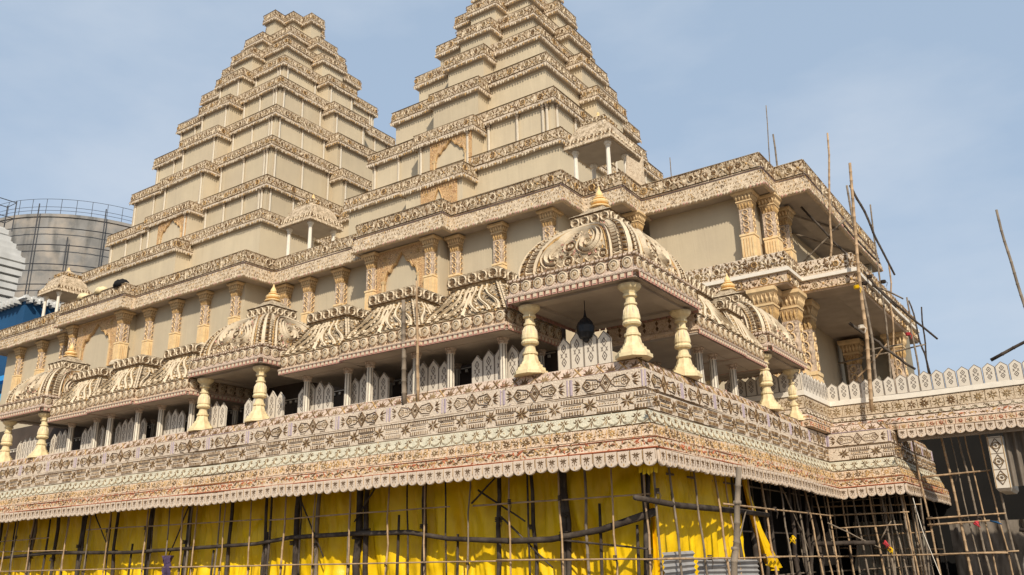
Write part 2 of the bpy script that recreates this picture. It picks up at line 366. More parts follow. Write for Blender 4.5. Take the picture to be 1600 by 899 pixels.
def f_hem(b, f, L, c0=.17, dz=.16):
    n = max(1, int(L / c0))
    for i in range(n): leaf(b, f, (i + .5) * L / n, .03, -pi / 2 + (rr() - .5) * .3, dz * (.8 + rr() * .4), c0 * .85, .035, pick(L_, O_, Y_, L_))
def f_fuzz(b, f, L, h, c0=.2, cols=(O_, D_, Y_)):
    n = max(1, round(L / c0)); c = L / n; r_ = max(1, round(h / .24)); hh = h / r_
    for j in range(r_):
        for i in range(n):
            u = (i + .5 * (j % 2) + .25) * c
            leaf(b, f, u, (j + .15) * hh, pi / 2 + (rr() - .5) * 1.3, hh * .8, c * .4, .03, pick(*cols))
def segs(path, z0, z1, d0=0., d1=None, closed=False, skip=()):
    """planar maps along an offset path: yields (f, length, height)"""
    d1 = d0 if d1 is None else d1; n = len(path); P = [Vector((p[0], p[1], 0)) for p in path]; res = []
    def nr(a, b):
        d = (P[b] - P[a]).normalized(); return Vector((d.y, -d.x, 0))
    mit = []
    for i in range(n):
        if closed: n1, n2 = nr((i - 1) % n, i), nr(i, (i + 1) % n)
        else:
            n1 = nr(i - 1, i) if i > 0 else None; n2 = nr(i, i + 1) if i < n - 1 else None
            n1 = n1 or n2; n2 = n2 or n1
        mit.append((n1 + n2) / (1 + n1.dot(n2)))
    for i in range(n if closed else n - 1):
        if i in skip: continue
        j = (i + 1) % n
        A = P[i] + mit[i] * d0; B = P[j] + mit[j] * d0; N = nr(i, j)
        A.z = B.z = z0; U = B - A; V = Vector((N.x * (d1 - d0), N.y * (d1 - d0), z1 - z0))
        if U.dot(P[j] - P[i]) > 0 and U.length > .12: res.append((plane(A, U, V), U.length, V.length))
    return res
def vis(nrm): return nrm

# ------------------------------------------------------------ ground
g = MB(); g.add([(-900, -700, 0), (700, -700, 0), (700, 1200, 0), (-900, 1200, 0)], [(0, 1, 2, 3)])
o = g.build('ground', m_ground); o['kind'] = 'structure'

WARP[0] = True
# ------------------------------------------------------------ decorated terrace (the long cornice-edged deck)
ter = thing('decorated_terrace', 'long raised terrace with painted friezes and a scalloped hem running along the front', 'terrace', (0, 0, 0))
TP = [(-48, 0), (0, 0), (0, 17.0), (2.5, 17.0), (2.5, 30)]
b = MB()
b.box((-48, .3, 6.55), (-.3, 14.5, 6.97)); b.box((-2.5, 14.5, 6.55), (-.3, 30, 6.965)); b.box((-.3, 17.3, 6.55), (2.2, 30, 6.96))
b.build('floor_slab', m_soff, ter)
def band(par, path, prof, mats, name='frieze', fn=None, closed=False, skip=()):
    """frieze band with prof [(d,z)...] from top to bottom; ornament on the last slope"""
    b = MB(); b.sweep(path, prof, closed); o = b.build(name, mats, par)
    return o
bands = [  # z_top, z_bot, d_top, d_bot, material, ornament
 (7.02, 6.69, .00, .14, m_pinkc, f_xpalm),
 (6.66, 6.12, .30, .30, m_creamL, f_cart),
 (6.10, 5.55, .33, .33, m_creamL, f_star),
 (5.52, 5.14, .36, .50, m_green, f_zig),
 (5.12, 4.80, .52, .58, m_yel, f_flow),
 (4.77, 4.46, .70, .74, m_yel, f_scroll)]
for i, (z1, z0, d1, d0, mm, fn) in enumerate(bands):
    b = MB(); nd = bands[i + 1][2] if i < 5 else .5
    b.sweep(TP, [(d1 - .32 if i else -.35, z1), (d1, z1), (d0, z0), (nd - .05 if i < 5 else .4, z0 - .004)])
    fr = b.build('frieze', mm, ter)
    r = MB()
    for f, L, h in segs(TP, z0, z1, d0, d1):
        fn(r, f, L, h); fill(r, f, L, h, (30, 16, 22, 16, 80, 75)[i], (.09, .08, .08, .08, .11, .11)[i], ((D_, O_, K_), (D_, O_, P_), (D_, D_, O_), (O_, G_, Y_), (D_, O_, Y_), (D_, Y_, R_))[i])
    if i == 5:
        for f, L, h in segs(TP, z0, z1, d0, d1): bar(r, f, 0, .02, L, .02, .05, .03, R_); bar(r, f, 0, h - .02, L, h - .02, .03, .03, R_)
    if i == 4:
        for f, L, h in segs(TP, z0, z1, d0, d1): bar(r, f, 0, .0, L, .0, .03, .03, Y_)
    ro = r.build('frieze_ornament', MOT, fr, loc=Vector((0, 0, 0)), stuff=True)
# terrace hem backing and scallops
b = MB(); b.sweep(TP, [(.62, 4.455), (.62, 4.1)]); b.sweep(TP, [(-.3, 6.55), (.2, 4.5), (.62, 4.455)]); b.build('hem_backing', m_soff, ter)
def scallop_mesh(w=.40, h=.42):
    b = MB(); n = 8; o = [(-w / 2, 0), (-w / 2, -h * .62)] + [(-w / 2 * cos(pi * k / n), -h * .62 - h * .38 * sin(pi * k / n)) for k in range(1, n)] + [(w / 2, -h * .62), (w / 2, 0)]
    k = len(o); F = [(x, -.05, z) for x, z in o]; I = [(x * .86, -.075, z * .93 - .015) for x, z in o]; B = [(x, 0, z) for x, z in o]
    b.add(F + I + B, [tuple(range(k, 2 * k))[::-1]] + [(i, i + k, (i + 1) % k + k, (i + 1) % k) for i in range(k)] + [(i, (i + 1) % k, (i + 1) % k + 2 * k, i + 2 * k) for i in range(k)], 0)
    b.f = [tuple(reversed(q)) for q in b.f]
    f = lambda u, v, hh: Vector((u, -.077 - hh, v))
    for a, L in ((.25, .13), (.9, .09), (pi - .25, .13), (pi - .9, .09), (-.6, .11), (pi + .6, .11), (-pi / 2, .13)): leaf(b, f, 0, -.14, a, L * 1.1, .042, .014, 1)
    leaf(b, f, 0, -.39, pi / 2, .09, .045, .012, 2); leaf(b, f, -.05, -.3, 1.9, .08, .03, .012, 1); leaf(b, f, .05, -.3, 1.2, .08, .03, .012, 1); bar(b, f, w / 2 - .005, -.02, w / 2 - .005, -h * .6, .014, .01, 1)
    bar(b, f, -w / 2 + .005, -.02, -w / 2 + .005, -h * .6, .014, .01, 2)
    return b.mesh('scallop', [m_scal, m_dark, m_ochre])
SC = scallop_mesh()
def scallop_row(par, path, z, d, c0=.36, only=None, sc=1.0):
    for f, L, h in segs(path, z - .1, z, d, d):
        n = max(1, round(L / (c0))); c = L / n
        U = f(1, 0, 0) - f(0, 0, 0); rz = atan2(U.y, U.x)
        for i in range(n):
            p = warp(f((i + .5) * c, .1, 0))
            o = link('scallop', SC, par, p - Vector(par.location), rz=rz); o.scale = (c / .40, 1, sc * (1 + (rr() - .5) * .09)); o.rotation_euler.x = (rr() - .5) * .10; o.rotation_euler.y = (rr() - .5) * .03
scallop_row(ter, [(-44, 0), (0, 0), (0, 17.0), (2.5, 17.0), (2.5, 27)], 4.45, .68)

# ------------------------------------------------------------ side terrace with pointed pickets
st = thing('side_terrace', 'flower-banded terrace edge at the right carrying the pointed picket parapet', 'terrace', (2, 16, 0))
SP = [(-3.0, 14.3), (.26, 14.3), (.26, 18), (16, 18)]
b = MB(); b.box((.3, 18.2, 7.5), (16, 18.9, 8.0)); b.box((-3.0, 14.5, 7.5), (.1, 34, 7.99)); b.build('floor_slab', m_soff, st)
b = MB(); b.box((.3, 18.15, 6.3), (16, 18.3, 7.5)); b.build('fascia_backing', m_soff, st)
for z1, z0, d1, d0, mm, fn in ((8.0, 7.5, .0, .0, m_cream, lambda b, f, L, h: f_flow(b, f, L, h, .5, (O_, D_, O_))), (7.48, 7.28, .04, .04, m_creamL, f_zig), (7.26, 7.0, .08, .16, m_pinkc, lambda b, f, L, h: f_scroll(b, f, L, h, .4)), (6.98, 6.72, .18, .2, m_yel, lambda b, f, L, h: f_flow(b, f, L, h, .36, (Y_, D_, R_)))):
    b = MB(); b.sweep(SP, [(d1 - .2, z1), (d1, z1), (d0, z0), (d0 - .2, z0 - .004)]); fr = b.build('frieze', mm, st)
    r = MB()
    for f, L, h in segs(SP, z0, z1, d0, d1): fn(r, f, L, h); fill(r, f, L, h, 40, .08); bar(r, f, 0, .012, L, .012, .025, .025, D_)
    r.build('frieze_ornament', MOT, fr, loc=Vector((0, 0, 0)), stuff=True)
scallop_row(st, [(2.9, 18), (16, 18)], 6.72, .16, .36, sc=.9)
b = MB(); b.sweep(SP, [(-.15, 8.0), (.05, 8.03), (.05, 8.24), (-.2, 8.26)]); b.build('base_rail', m_white, st)
def picket_mesh(w=.45, h=.82, lines=m_line):
    b = MB(); o = [(-w / 2, 0), (w / 2, 0), (w / 2, h * .76), (w * .18, h), (-w * .18, h), (-w / 2, h * .76)]
    o = [(-w / 2, 0), (w / 2, 0), (w / 2, h * .78), (0, h), (-w / 2, h * .78)]
    k = 5; b.add([(x, -.03, z) for x, z in o] + [(x, .03, z) for x, z in o], [tuple(range(k)), tuple(range(2 * k - 1, k - 1, -1))] + [(i, i + k, (i + 1) % k + k, (i + 1) % k) for i in range(k)], 0)
    for sgn in (-1, 1):
        f = (lambda u, v, hh: Vector((u, -.031 - hh, v))) if sgn < 0 else (lambda u, v, hh: Vector((-u, .031 + hh, v)))
        q = [(x * .95, z * .97 + .01) for x, z in o]; poly(b, f, q, .02, .008, 1, True)
        for c in (h * .3, h * .68):
            poly(b, f, [(-w * .17, c), (0, c + h * .12), (w * .17, c), (0, c - h * .12)], .026, .012, 1, True); leaf(b, f, 0, c - .035, pi / 2, .07, .05, .01, 1)
        for s in (-1, 1): bar(b, f, s * w * .1, h * .43, s * w * .24, h * .55, .022, .01, 1); bar(b, f, s * w * .24, h * .43, s * w * .1, h * .55, .022, .01, 1)
    return b.mesh('picket', [m_picket, lines])
PK = picket_mesh()
pb = thing('picket_parapet', 'row of pointed grey white pickets painted with double lozenges, standing on the side terrace', 'parapet', (2, 17.9, 8.25))
def pickets(par, x0, y0, x1, y1, z, step=.475, sc=1.0):
    A = Vector((x0, y0, z)); B = Vector((x1, y1, z)); n = round((B - A).length / step); rz = atan2((B - A).y, (B - A).x)
    for i in range(n):
        p = A.lerp(B, (i + .5) / n); o = link('picket', PK, par, p - Vector(par.location), rz=rz + (rr() - .5) * .01); o.scale = (1, 1, sc * (1 + (rr() - .5) * .04)); o.rotation_euler.y = (rr() - .5) * .03; o.rotation_euler.x = (rr() - .5) * .05
pickets(pb, -3, 14.3, .26, 14.3, 8.25); pickets(pb, .26, 14.3, .26, 18, 8.25); pickets(pb, .26, 18, 13.5, 18, 8.25)

WARP[0] = False
# ------------------------------------------------------------ domed pavilions on the terrace
def pillar_prof():
    return [(.62, .2), (.64, .23), (.70, .23), (.72, .185), (.86, .15), (.93, .16), (.95, .245), (1.0, .27), (1.05, .245), (1.07, .225), (1.12, .25), (1.22, .245), (1.38, .2), (1.52, .145), (1.54, .185), (1.59, .185), (1.61, .14), (1.76, .135), (1.78, .2), (1.84, .2), (1.86, .16), (1.93, .2), (2.0, .29), (2.06, .33), (2.12, .33)]
def tab_row(par, me, half, z, c0, name, dd=0, inset=0.0):
    n = max(2, round((2 * half) / c0)); c = 2 * half / n
    for k in range(4):
        rz = k * pi / 2
        for i in range(n):
            u = -half + (i + .5) * c
            x, y = u, -(half + dd)
            o = sub(name, me, par, (x * cos(rz) - y * sin(rz), x * sin(rz) + y * cos(rz), z), rz); o.scale = (c / c0, 1, 1)
def medal_mesh(r=.17):
    b = MB(); f = lambda u, v, hh: Vector((u, -hh, v))
    n = 14; vs = []
    for q, hh in ((1, 0), (.97, .05), (.8, .06), (.74, .03), (.35, .045), (0.12, .075)): vs += [f(r * q * cos(2 * pi * k / n), r * q * sin(2 * pi * k / n), hh) for k in range(n)]
    for i in range(5):
        b.add([vs[j] for j in range(i * n, (i + 2) * n)], [(k, (k + 1) % n, n + (k + 1) % n, n + k) for k in range(n)], (0, 0, 1, 2, 1)[i])
    b.add(vs[5 * n:], [tuple(range(n))], 0)
    for k in range(4): leaf(b, f, r * 1.25 * cos(pi / 4 + k * pi / 2), r * 1.25 * sin(pi / 4 + k * pi / 2), pi / 4 + k * pi / 2 + pi, -.07, .05, .03, 3)
    return b.mesh('medallion', [m_light, m_olive, m_cream, m_dark])
def tab_mesh(w=.20, h=.20):
    b = MB(); b.box((-w * .43, -.03, -h), (w * .43, 0, 0), 0); b.box((-w * .28, -.045, -h * .8), (w * .28, -.03, -h * .25), 1)
    b.frus(0, -.03, -h * .22, 0, w * .43, .03, w * .5, .04, 2)
    return b.mesh('fringe_tab', [m_pink, m_light, m_pinkc])
MED = medal_mesh(); TAB = tab_mesh()
def dome_map(k, prof):
    """face k of a square dome; u in [-1,1] across, v in [0,1] up the profile"""
    L = [0]
    for i in range(1, len(prof)): L.append(L[-1] + math.hypot(prof[i][0] - prof[i - 1][0], prof[i][1] - prof[i - 1][1]))
    def at(v):
        t = max(0, min(1, v)) * L[-1]
        for i in range(1, len(prof)):
            if t <= L[i] + 1e-9:
                q = (t - L[i - 1]) / (L[i] - L[i - 1]); a, c = prof[i - 1], prof[i]
                dh, dz = c[0] - a[0], c[1] - a[1]; q2 = math.hypot(dh, dz)
                return a[0] + dh * q, a[1] + dz * q, dz / q2, -dh / q2
        return prof[-1][0], prof[-1][1], 0, 1
    rz = k * pi / 2
    def f(u, v, h):
        hw, z, nh, nz_ = at(v); x = u * hw; y = -(hw + nh * h); z = z + nz_ * h
        return Vector((x * cos(rz) - y * sin(rz), x * sin(rz) + y * cos(rz), z))
    return f, L[-1]
def make_pavilion(proto_parent, mir=1):
    p = proto_parent; H = 1.7
    bs = MB(); bs.lathe((0, 0, 0), [(0, .52), (.1, .52), (.105, .46), (.21, .44), (.215, .37), (.31, .36), (.315, .31), (.41, .28), (.415, .25), (.52, .23), (.62, .2)], 8, 0, pi / 8)
    BM = bs.mesh('pillar_base', m_pillar)
    sh = MB(); pr = pillar_prof(); sh.lathe((0, 0, 0), pr, 16, 0)
    for k in range(8):
        a = k * pi / 4; sh.tube([(cos(a) * .235, sin(a) * .235, 1.14), (cos(a) * .2, sin(a) * .2, 1.36), (cos(a) * .15, sin(a) * .15, 1.5)], [.02, .035, .015], 4, 1)
    SM = sh.mesh('pillar', [m_pillar, m_light])
    for x in (-H, H):
        for y in (-H, H):
            q = sub('pillar', SM, p, (x, y, 0)); q.rotation_euler.x = (rr() - .5) * .025; q.rotation_euler.y = (rr() - .5) * .025; sub('base', BM, q)
    # ceiling slab and eave
    E = 2.12
    b = MB(); b.box((-E + .02, -E + .02, 2.20), (E - .02, E - .02, 2.28)); b.box((-H - .2, -H - .2, 2.12), (H + .2, -H + .2, 2.2)); b.box((-H - .2, H - .2, 2.12), (H + .2, H + .2, 2.2)); b.box((H - .2, -H + .2, 2.12), (H + .2, H - .2, 2.2)); b.box((-H - .2, -H + .2, 2.12), (-H + .2, H - .2, 2.2))
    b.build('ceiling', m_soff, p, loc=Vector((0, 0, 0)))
    sq = [(-E, -E), (E, -E), (E, E), (-E, E)]
    b = MB(); b.sweep(sq, [(-.25, 3.02), (-.1, 2.95), (.05, 2.92), (.05, 2.86), (-.02, 2.84), (.02, 2.46), (.1, 2.42), (.1, 2.36), (0, 2.34), (0, 2.28), (-.3, 2.28)], True)
    ev = b.build('eave', m_pinkc, p, loc=Vector((0, 0, 0)))
    r = MB()
    for f, L, h in segs(sq, 2.46, 2.84, .02, -.02, True):
        n = round(L / .44)
        for i in range(n + 1):
            u = i * L / n
            for a in (pi / 2, -pi / 2): leaf(r, f, u, h / 2, a, h * .42, .12, .045, D_)
            disc(r, f, u, h / 2, .05, .05, 6, D_)
    for f, L, h in segs(sq, 2.86, 2.92, .05, .05, True):
        n = round(L / .15)
        for i in range(n): leaf(r, f, (i + .2) * L / n, -.02, pi / 2 * .6, .12, .05, .03, pick(D_, O_))
    r.build('eave_ornament', MOT, ev, loc=Vector((0, 0, 0)), stuff=True)
    tab_row(p, MED, E, 2.65, .44, 'medallion', .0)
    tab_row(p, TAB, E + .0, 2.36, .22, 'fringe_tab', .1)
    # dome
    prof = [(1.9, 3.0), (1.92, 3.12), (1.86, 3.42), (1.72, 3.78), (1.47, 4.14), (1.14, 4.42), (.85, 4.6), (.70, 4.68)]
    b = MB(); b.sweep([(-.001, -.001), (.001, -.001), (.001, .001), (-.001, .001)], [(h, z) for h, z in reversed(prof)], True)
    dm = b.build('dome', m_carve, p, loc=Vector((0, 0, 0)))
    r = MB()
    for k in range(4):
        f, L = dome_map(k, prof)
        g2 = lambda u, v, h, f=f: f(u, v, h)
        def st_(pts, w, h, mi):
            for i in range(len(pts) - 1):
                (u0, v0), (u1, v1) = pts[i], pts[i + 1]
                ln = math.hypot((u1 - u0) * 1.6, (v1 - v0) * L) or 1e-6
                nx, ny = -(v1 - v0) * L / ln * w / 2 / 1.6, (u1 - u0) * 1.6 / ln * w / 2 / L
                r.add([f(u0 - nx, v0 - ny, .004), f(u1 - nx, v1 - ny, .004), f(u1 + nx, v1 + ny, .004), f(u0 + nx, v0 + ny, .004), f(u0, v0, h), f(u1, v1, h)], [(0, 1, 5, 4), (2, 3, 4, 5), (1, 2, 5), (3, 0, 4)], mi)
        def cat(P, n=5):
            P = [(a * mir, c) for a, c in P]; o_ = []
            for i in range(len(P) - 1):
                p0, p1, p2, p3 = P[max(i - 1, 0)], P[i], P[i + 1], P[min(i + 2, len(P) - 1)]
                for k_ in range(n):
                    t = k_ / n; o_.append(tuple(.5 * (2 * p1[c] + (p2[c] - p0[c]) * t + (2 * p0[c] - 5 * p1[c] + 4 * p2[c] - p3[c]) * t * t + (3 * p1[c] - p0[c] - 3 * p2[c] + p3[c]) * t ** 3) for c in (0, 1)))
            return o_ + [P[-1]]
        def off(P, d):
            o_ = []
            for i in range(len(P)):
                a, c = P[max(i - 1, 0)], P[min(i + 1, len(P) - 1)]; dx, dy = (c[0] - a[0]) * 1.6, (c[1] - a[1]) * L; q_ = math.hypot(dx, dy) or 1
                o_.append((P[i][0] - dy / q_ * d / 1.6, P[i][1] + dx / q_ * d / L))
            return o_
        for s in (-1, 1):
            st_([(s * .985, v / 12) for v in range(13)], .06, .06, L_)
            for i in range(26):
                v = i / 26; st_([(s * .955, v + .01), (s * .90, v + .022)], .05, .06, (L_, Y_, D_)[i % 3])
            st_([(s * .885, v / 12) for v in range(13)], .03, .05, D_)
            for i in range(15):
                v = .03 + i * .064; st_([(s * .72, v), (s * .85, v + .01)], .075, .06, L_); st_([(s * .84, v - .012), (s * .84, v + .03)], .04, .07, L_); st_([(s * .73, v + .032), (s * .86, v + .042)], .035, .035, D_)
        A1 = cat([(-.69, 0), (-.68, .3), (-.62, .58), (-.45, .8), (-.2, .91), (0, .93), (.2, .91), (.45, .82), (.62, .6), (.68, .3), (.69, 0)])
        st_(A1, .075, .09, L_); st_(off(A1, -.075), .03, .05, D_); st_(off(A1, -.12), .05, .06, Y_); st_(off(A1, .06), .03, .05, D_)
        S1 = cat([(-.30, .10), (-.44, .12), (-.52, .24), (-.44, .38), (-.33, .47), (-.28, .62), (-.12, .70), (.12, .70), (.34, .66), (.46, .50), (.44, .30), (.30, .20), (.15, .27), (.18, .40), (.30, .42)])
        st_(S1, .10, .12, L_)
        for d in (.085, -.085): st_(off(S1, d), .028, .05, D_)
        for d in (.13, -.13): st_(off(S1, d), .05, .085, L_)
        for (cu, cv, cr) in ((-.06 * mir, .32, .13), (-.06, .08, .09), (.55, .08, .08), (-.6, .06, .06), (.0, .53, .07)):
            for q_, mi in ((1, L_), (.62, D_), (.3, L_)):
                st_([(cu + cr * q_ * cos(a * pi / 6), cv + cr * q_ * .8 * sin(a * pi / 6)) for a in range(13)], .045, .06, mi)
        for i in range(240):
            u = (rr() - .5) * 1.36; v = .03 + rr() * .93; a = rr() * 6.3; d = .025 + rr() * .035
            st_([(u, v), (u + d * cos(a), v + d * sin(a))], .04, .045, pick(L_, K_, L_, Y_, D_))
        for i in range(9): st_([(-.66 + i * .165, .02), (-.6 + i * .165, .07), (-.53 + i * .165, .02)], .04, .05, L_)
    r.build('dome_ornament', MOT, dm, loc=Vector((0, 0, 0)), stuff=True)
    # cap block with rosettes and finial
    b = MB(); b.box((-.70, -.70, 4.66), (.70, .70, 5.08)); b.frus(0, 0, 5.08, 5.18, .75, .75, .6, .6); b.frus(0, 0, 5.18, 5.5, .55, .55, .2, .2)
    cp = b.build('cap_block', m_carve, p, loc=Vector((0, 0, 0)))
    r = MB()
    for f, L, h in segs([(-.70, -.70), (.70, -.70), (.70, .70), (-.70, .70)], 4.66, 5.08, .003, .003, True):
        for i in range(4):
            u = (i + .5) * L / 4; ring(r, f, u, h / 2, .17, .06, .05, 8, L_); flower(r, f, u, h / 2, .09, 6, D_); leaf(r, f, u + L / 8, .04, pi / 2, .3, .06, .03, D_)
        bar(r, f, 0, h - .02, L, h - .02, .04, .03, D_); bar(r, f, 0, .02, L, .02, .04, .03, D_)
    r.build('cap_ornament', MOT, cp, loc=Vector((0, 0, 0)), stuff=True)
    b = MB(); b.lathe((0, 0, 5.46), [(0, .24), (.03, .34), (.07, .34), (.1, .22), (.14, .2), (.17, .29), (.22, .31), (.27, .28), (.3, .17), (.33, .15), (.35, .2), (.38, .2), (.4, .1), (.46, .13), (.54, .12), (.66, .05), (.80, .012)], 14)
    b.build('finial', m_gold, p, smooth=False, loc=Vector((0, 0, 0)))
PG = 'domed pavilions standing on the painted terrace'
pv = thing('domed_pavilion', 'largest open pavilion with scroll-carved square dome, at the near corner of the terrace', 'pavilion', (-1.83, 1.75, 7.0), PG, world=False)
make_pavilion(pv)
for loc, lab in (((-17.7, 2.0, 7.0), 'square-domed pavilion halfway along the front terrace, yellow finial against the pilasters'),
                 ((-33.3, 2.0, 7.0), 'square-domed pavilion at the far left end of the terrace, cut by the picture edge'),
                 ((-1.83, 12.7, 7.0), 'square-domed pavilion on the right-hand side of the terrace, in front of the wing columns')):
    if loc[0] == -33.3: c = copy_tree(pv); c.location = loc; c['label'] = lab
    else:
        c = thing('domed_pavilion', lab, 'pavilion', loc, PG, world=False); make_pavilion(c, -1)
# hanging black lantern under corner pavilion
b = MB(); b.lathe((0, 0, 0), [(0, .03), (.05, .09), (.12, .12), (.14, .2), (.3, .26), (.5, .27), (.62, .22), (.72, .13), (.78, .06), (.9, .03), (1.0, .02)], 10)
b.tube([(0, 0, .95), (0, 0, 1.32)], .012, 5)
o = b.build('hanging_lantern', m_lan, None, loc=Vector((-2.0, .75, 7.9))); tag(o, 'black onion-shaped lantern hanging from the ceiling of the corner pavilion', 'lantern')

# ------------------------------------------------------------ gallery kiosks between the pavilions
gc = MB(); gc.lathe((0, 0, 0), [(0, .17), (.06, .17), (.07, .135), (1.30, .125)], 12, 0)
for k in range(8):
    a = k * pi / 4 + pi / 8; gc.tube([(cos(a) * .128, sin(a) * .128, .09), (cos(a) * .12, sin(a) * .12, 1.28)], .016, 4, 1)
GCM = gc.mesh('column', [m_gcol, m_line])
gk = MB(); gk.lathe((0, 0, 1.30), [(0, .13), (.03, .17), (.07, .15), (.1, .17), (.16, .2), (.2, .2)], 8, 0, pi / 8)
GCC = gk.mesh('capital', m_orn)
def make_kiosk(p, half, cols, depth=1.6):
    """half = half width along x; front edge at y=-depth"""
    for x in cols:
        q = sub('column', GCM, p, (x, -depth + .75, 0)); sub('capital', GCC, q)
        q = sub('column', GCM, p, (x, depth - .3, 0)); sub('capital', GCC, q)
    Ex, Ey = half, depth
    b = MB(); b.box((-Ex + .02, -Ey + .02, 1.5), (Ex - .02, Ey, 1.58)); b.box((-Ex + .1, -Ey + .6, 1.48), (Ex - .1, -Ey + .9, 1.5))
    b.build('ceiling', m_soff, p, loc=Vector((0, 0, 0)))
    rec = [(-Ex, -Ey), (Ex, -Ey), (Ex, Ey), (-Ex, Ey)]
    b = MB(); b.sweep(rec, [(-.2, 2.24), (.0, 2.2), (-.02, 1.76), (.05, 1.72), (.05, 1.64), (0, 1.62), (0, 1.56), (-.2, 1.56)], True)
    ev = b.build('eave', m_yel, p, loc=Vector((0, 0, 0)))
    r = MB()
    for f, L, h in segs(rec, 1.76, 2.2, -.02, 0, True, (2,)):
        n = max(1, round(L / .44))
        for i in range(n + 1):
            u = i * L / n
            for a in (pi / 2, -pi / 2): leaf(r, f, u, h / 2, a, h * .42, .12, .04, D_)
        bar(r, f, 0, h - .02, L, h - .02, .04, .03, O_)
    r.build('eave_ornament', MOT, ev, loc=Vector((0, 0, 0)), stuff=True)
    n = max(2, round(2 * Ex / .44)); c = 2 * Ex / n
    for i in range(n): sub('medallion', MED, p, (-Ex + (i + .5) * c, -Ey + .01, 1.98))
    n = max(2, round(2 * Ex / .2)); c = 2 * Ex / n
    for i in range(n): sub('fringe_tab', TAB, p, (-Ex + (i + .5) * c, -Ey - .05, 1.68), sc=(c / .2, 1, .9))
    n = max(2, round((2 * Ey - .3) / .44)); c = (2 * Ey) / n
    for i in range(n): sub('medallion', MED, p, (Ex - .01, -Ey + (i + .5) * c, 1.98), pi / 2)
    n = max(2, round(2 * Ey / .2)); c = 2 * Ey / n
    for i in range(n): sub('fringe_tab', TAB, p, (Ex + .05, -Ey + (i + .5) * c, 1.68), pi / 2, sc=(c / .2, 1, .9))
    # sloping roof
    cy = -depth + 1.45; a1 = min(.92, half * .62)
    b = MB(); z0, z1 = 2.2, 3.42
    steps = [(0, Ex, 1.43), (.3, Ex * .84, 1.2), (.65, Ex * .68, .98), (1.0, a1 * 1.02, .75)]
    for i in range(3):
        t0, x0, y0 = steps[i]; t1, x1, y1 = steps[i + 1]
        b.frus(0, cy, z0 + (z1 - z0) * t0, z0 + (z1 - z0) * t1, x0, y0, x1, y1)
    b.box((-Ex, cy + 1.3, 2.2), (Ex, Ey, 2.3))
    rf = b.build('roof', m_carve, p, loc=Vector((0, 0, 0)))
    r = MB()
    for (k, e0, e1, q0, q1) in ((0, Ex, a1, 1.43, .75), (1, 1.43, .75, Ex, a1), (3, 1.43, .75, Ex, a1)):
        def f(u, v, h, k=k, e0=e0, e1=e1, q0=q0, q1=q1):
            t = v / 1.22; w = e0 + (e1 - e0) * t; d = q0 + (q1 - q0) * t; x, y = u * w, -(d + h + .02 + .09 * t * (1 - t)); rz = k * pi / 2
            return Vector((x * cos(rz) - y * sin(rz), x * sin(rz) + y * cos(rz) + cy, z0 + v))
        def stk(pts, w, h, mi):
            for i in range(len(pts) - 1): bar(r, f, *pts[i], *pts[i + 1], w, h, mi)
        for s in (-1, 1):
            stk([(s * .97, 0), (s * .97, 1.2)], .05, .06, L_)
            for q in range(16): stk([(s * .99, q * .075), (s * .92, q * .075 + .03)], .03, .07, D_ if q % 2 else Y_)
            for q in range(3):
                cu = .84 - .27 * q; S1 = [(s * (cu - .24 * t / 14 + .085 * sin(t / 14 * 2 * pi + q)), .05 + 1.1 * t / 14) for t in range(15)]
                stk(S1, .065, .085, L_); stk([(u_ + .06 * s, v_) for u_, v_ in S1], .035, .06, O_); stk([(u_ - .05 * s, v_) for u_, v_ in S1[:9]], .03, .06, L_)
                for t_ in range(1, 14, 2): leaf(r, f, S1[t_][0] + .03 * s, S1[t_][1], (.3 if s > 0 else pi - .3), .12, .07, .07, pick(L_, Y_, L_))
                ring(r, f, s * (cu - .02), .2, .1, .05, .07, 8, L_); ring(r, f, s * (cu - .28), .98, .085, .045, .07, 8, L_); disc(r, f, s * (cu - .02), .2, .04, .07, 6, D_)
        stk([(0, .05), (0, 1.15)], .08, .09, L_); stk([(.1, .1), (.1, 1.1)], .025, .05, D_); stk([(-.1, .1), (-.1, 1.1)], .025, .05, D_)
        for i in range(90):
            u = (rr() - .5) * 1.8; v = .03 + rr() * 1.1; a = rr() * 6.3
            leaf(r, f, u, v, a, .12, .06, .05, pick(L_, O_, L_, Y_))
    r.build('roof_ornament', MOT, rf, loc=Vector((0, 0, 0)), stuff=True)
    # cap
    w = a1 + .12; d = .88
    b = MB(); rc = [(-w, cy - d), (w, cy - d), (w, cy + d), (-w, cy + d)]
    b.frus(0, cy, 3.36, 3.44, w - .1, d - .1, w - .02, d - .02); b.box((-w, cy - d, 3.44), (w, cy + d, 3.86)); b.frus(0, cy, 3.86, 3.93, w - .03, d - .03, w - .2, d - .2)
    cp = b.build('cap_block', m_carve, p, loc=Vector((0, 0, 0)))
    r = MB()
    for f, L, h in segs(rc, 3.44, 3.86, .003, .003, True):
        n = max(2, round(L / .42))
        for i in range(n):
            u = (i + .5) * L / n; flower(r, f, u, h / 2, .16, 6, D_, .07, rr()); ring(r, f, u, h / 2, .19, .05, .05, 8, L_)
            leaf(r, f, u + L / n / 2, .03, pi / 2, .34, .07, .04, D_)
        bar(r, f, 0, .02, L, .02, .05, .04, D_)
    r.build('cap_ornament', MOT, cp, loc=Vector((0, 0, 0)), stuff=True)
KG = 'flat-capped gallery kiosks along the terrace'
kk = thing('gallery_kiosk', 'flat-capped kiosk roof immediately left of the corner pavilion', 'kiosk', (-5.95, 1.45, 7.0), KG, world=False)
make_kiosk(kk, 1.72, (-1.05, 1.05))
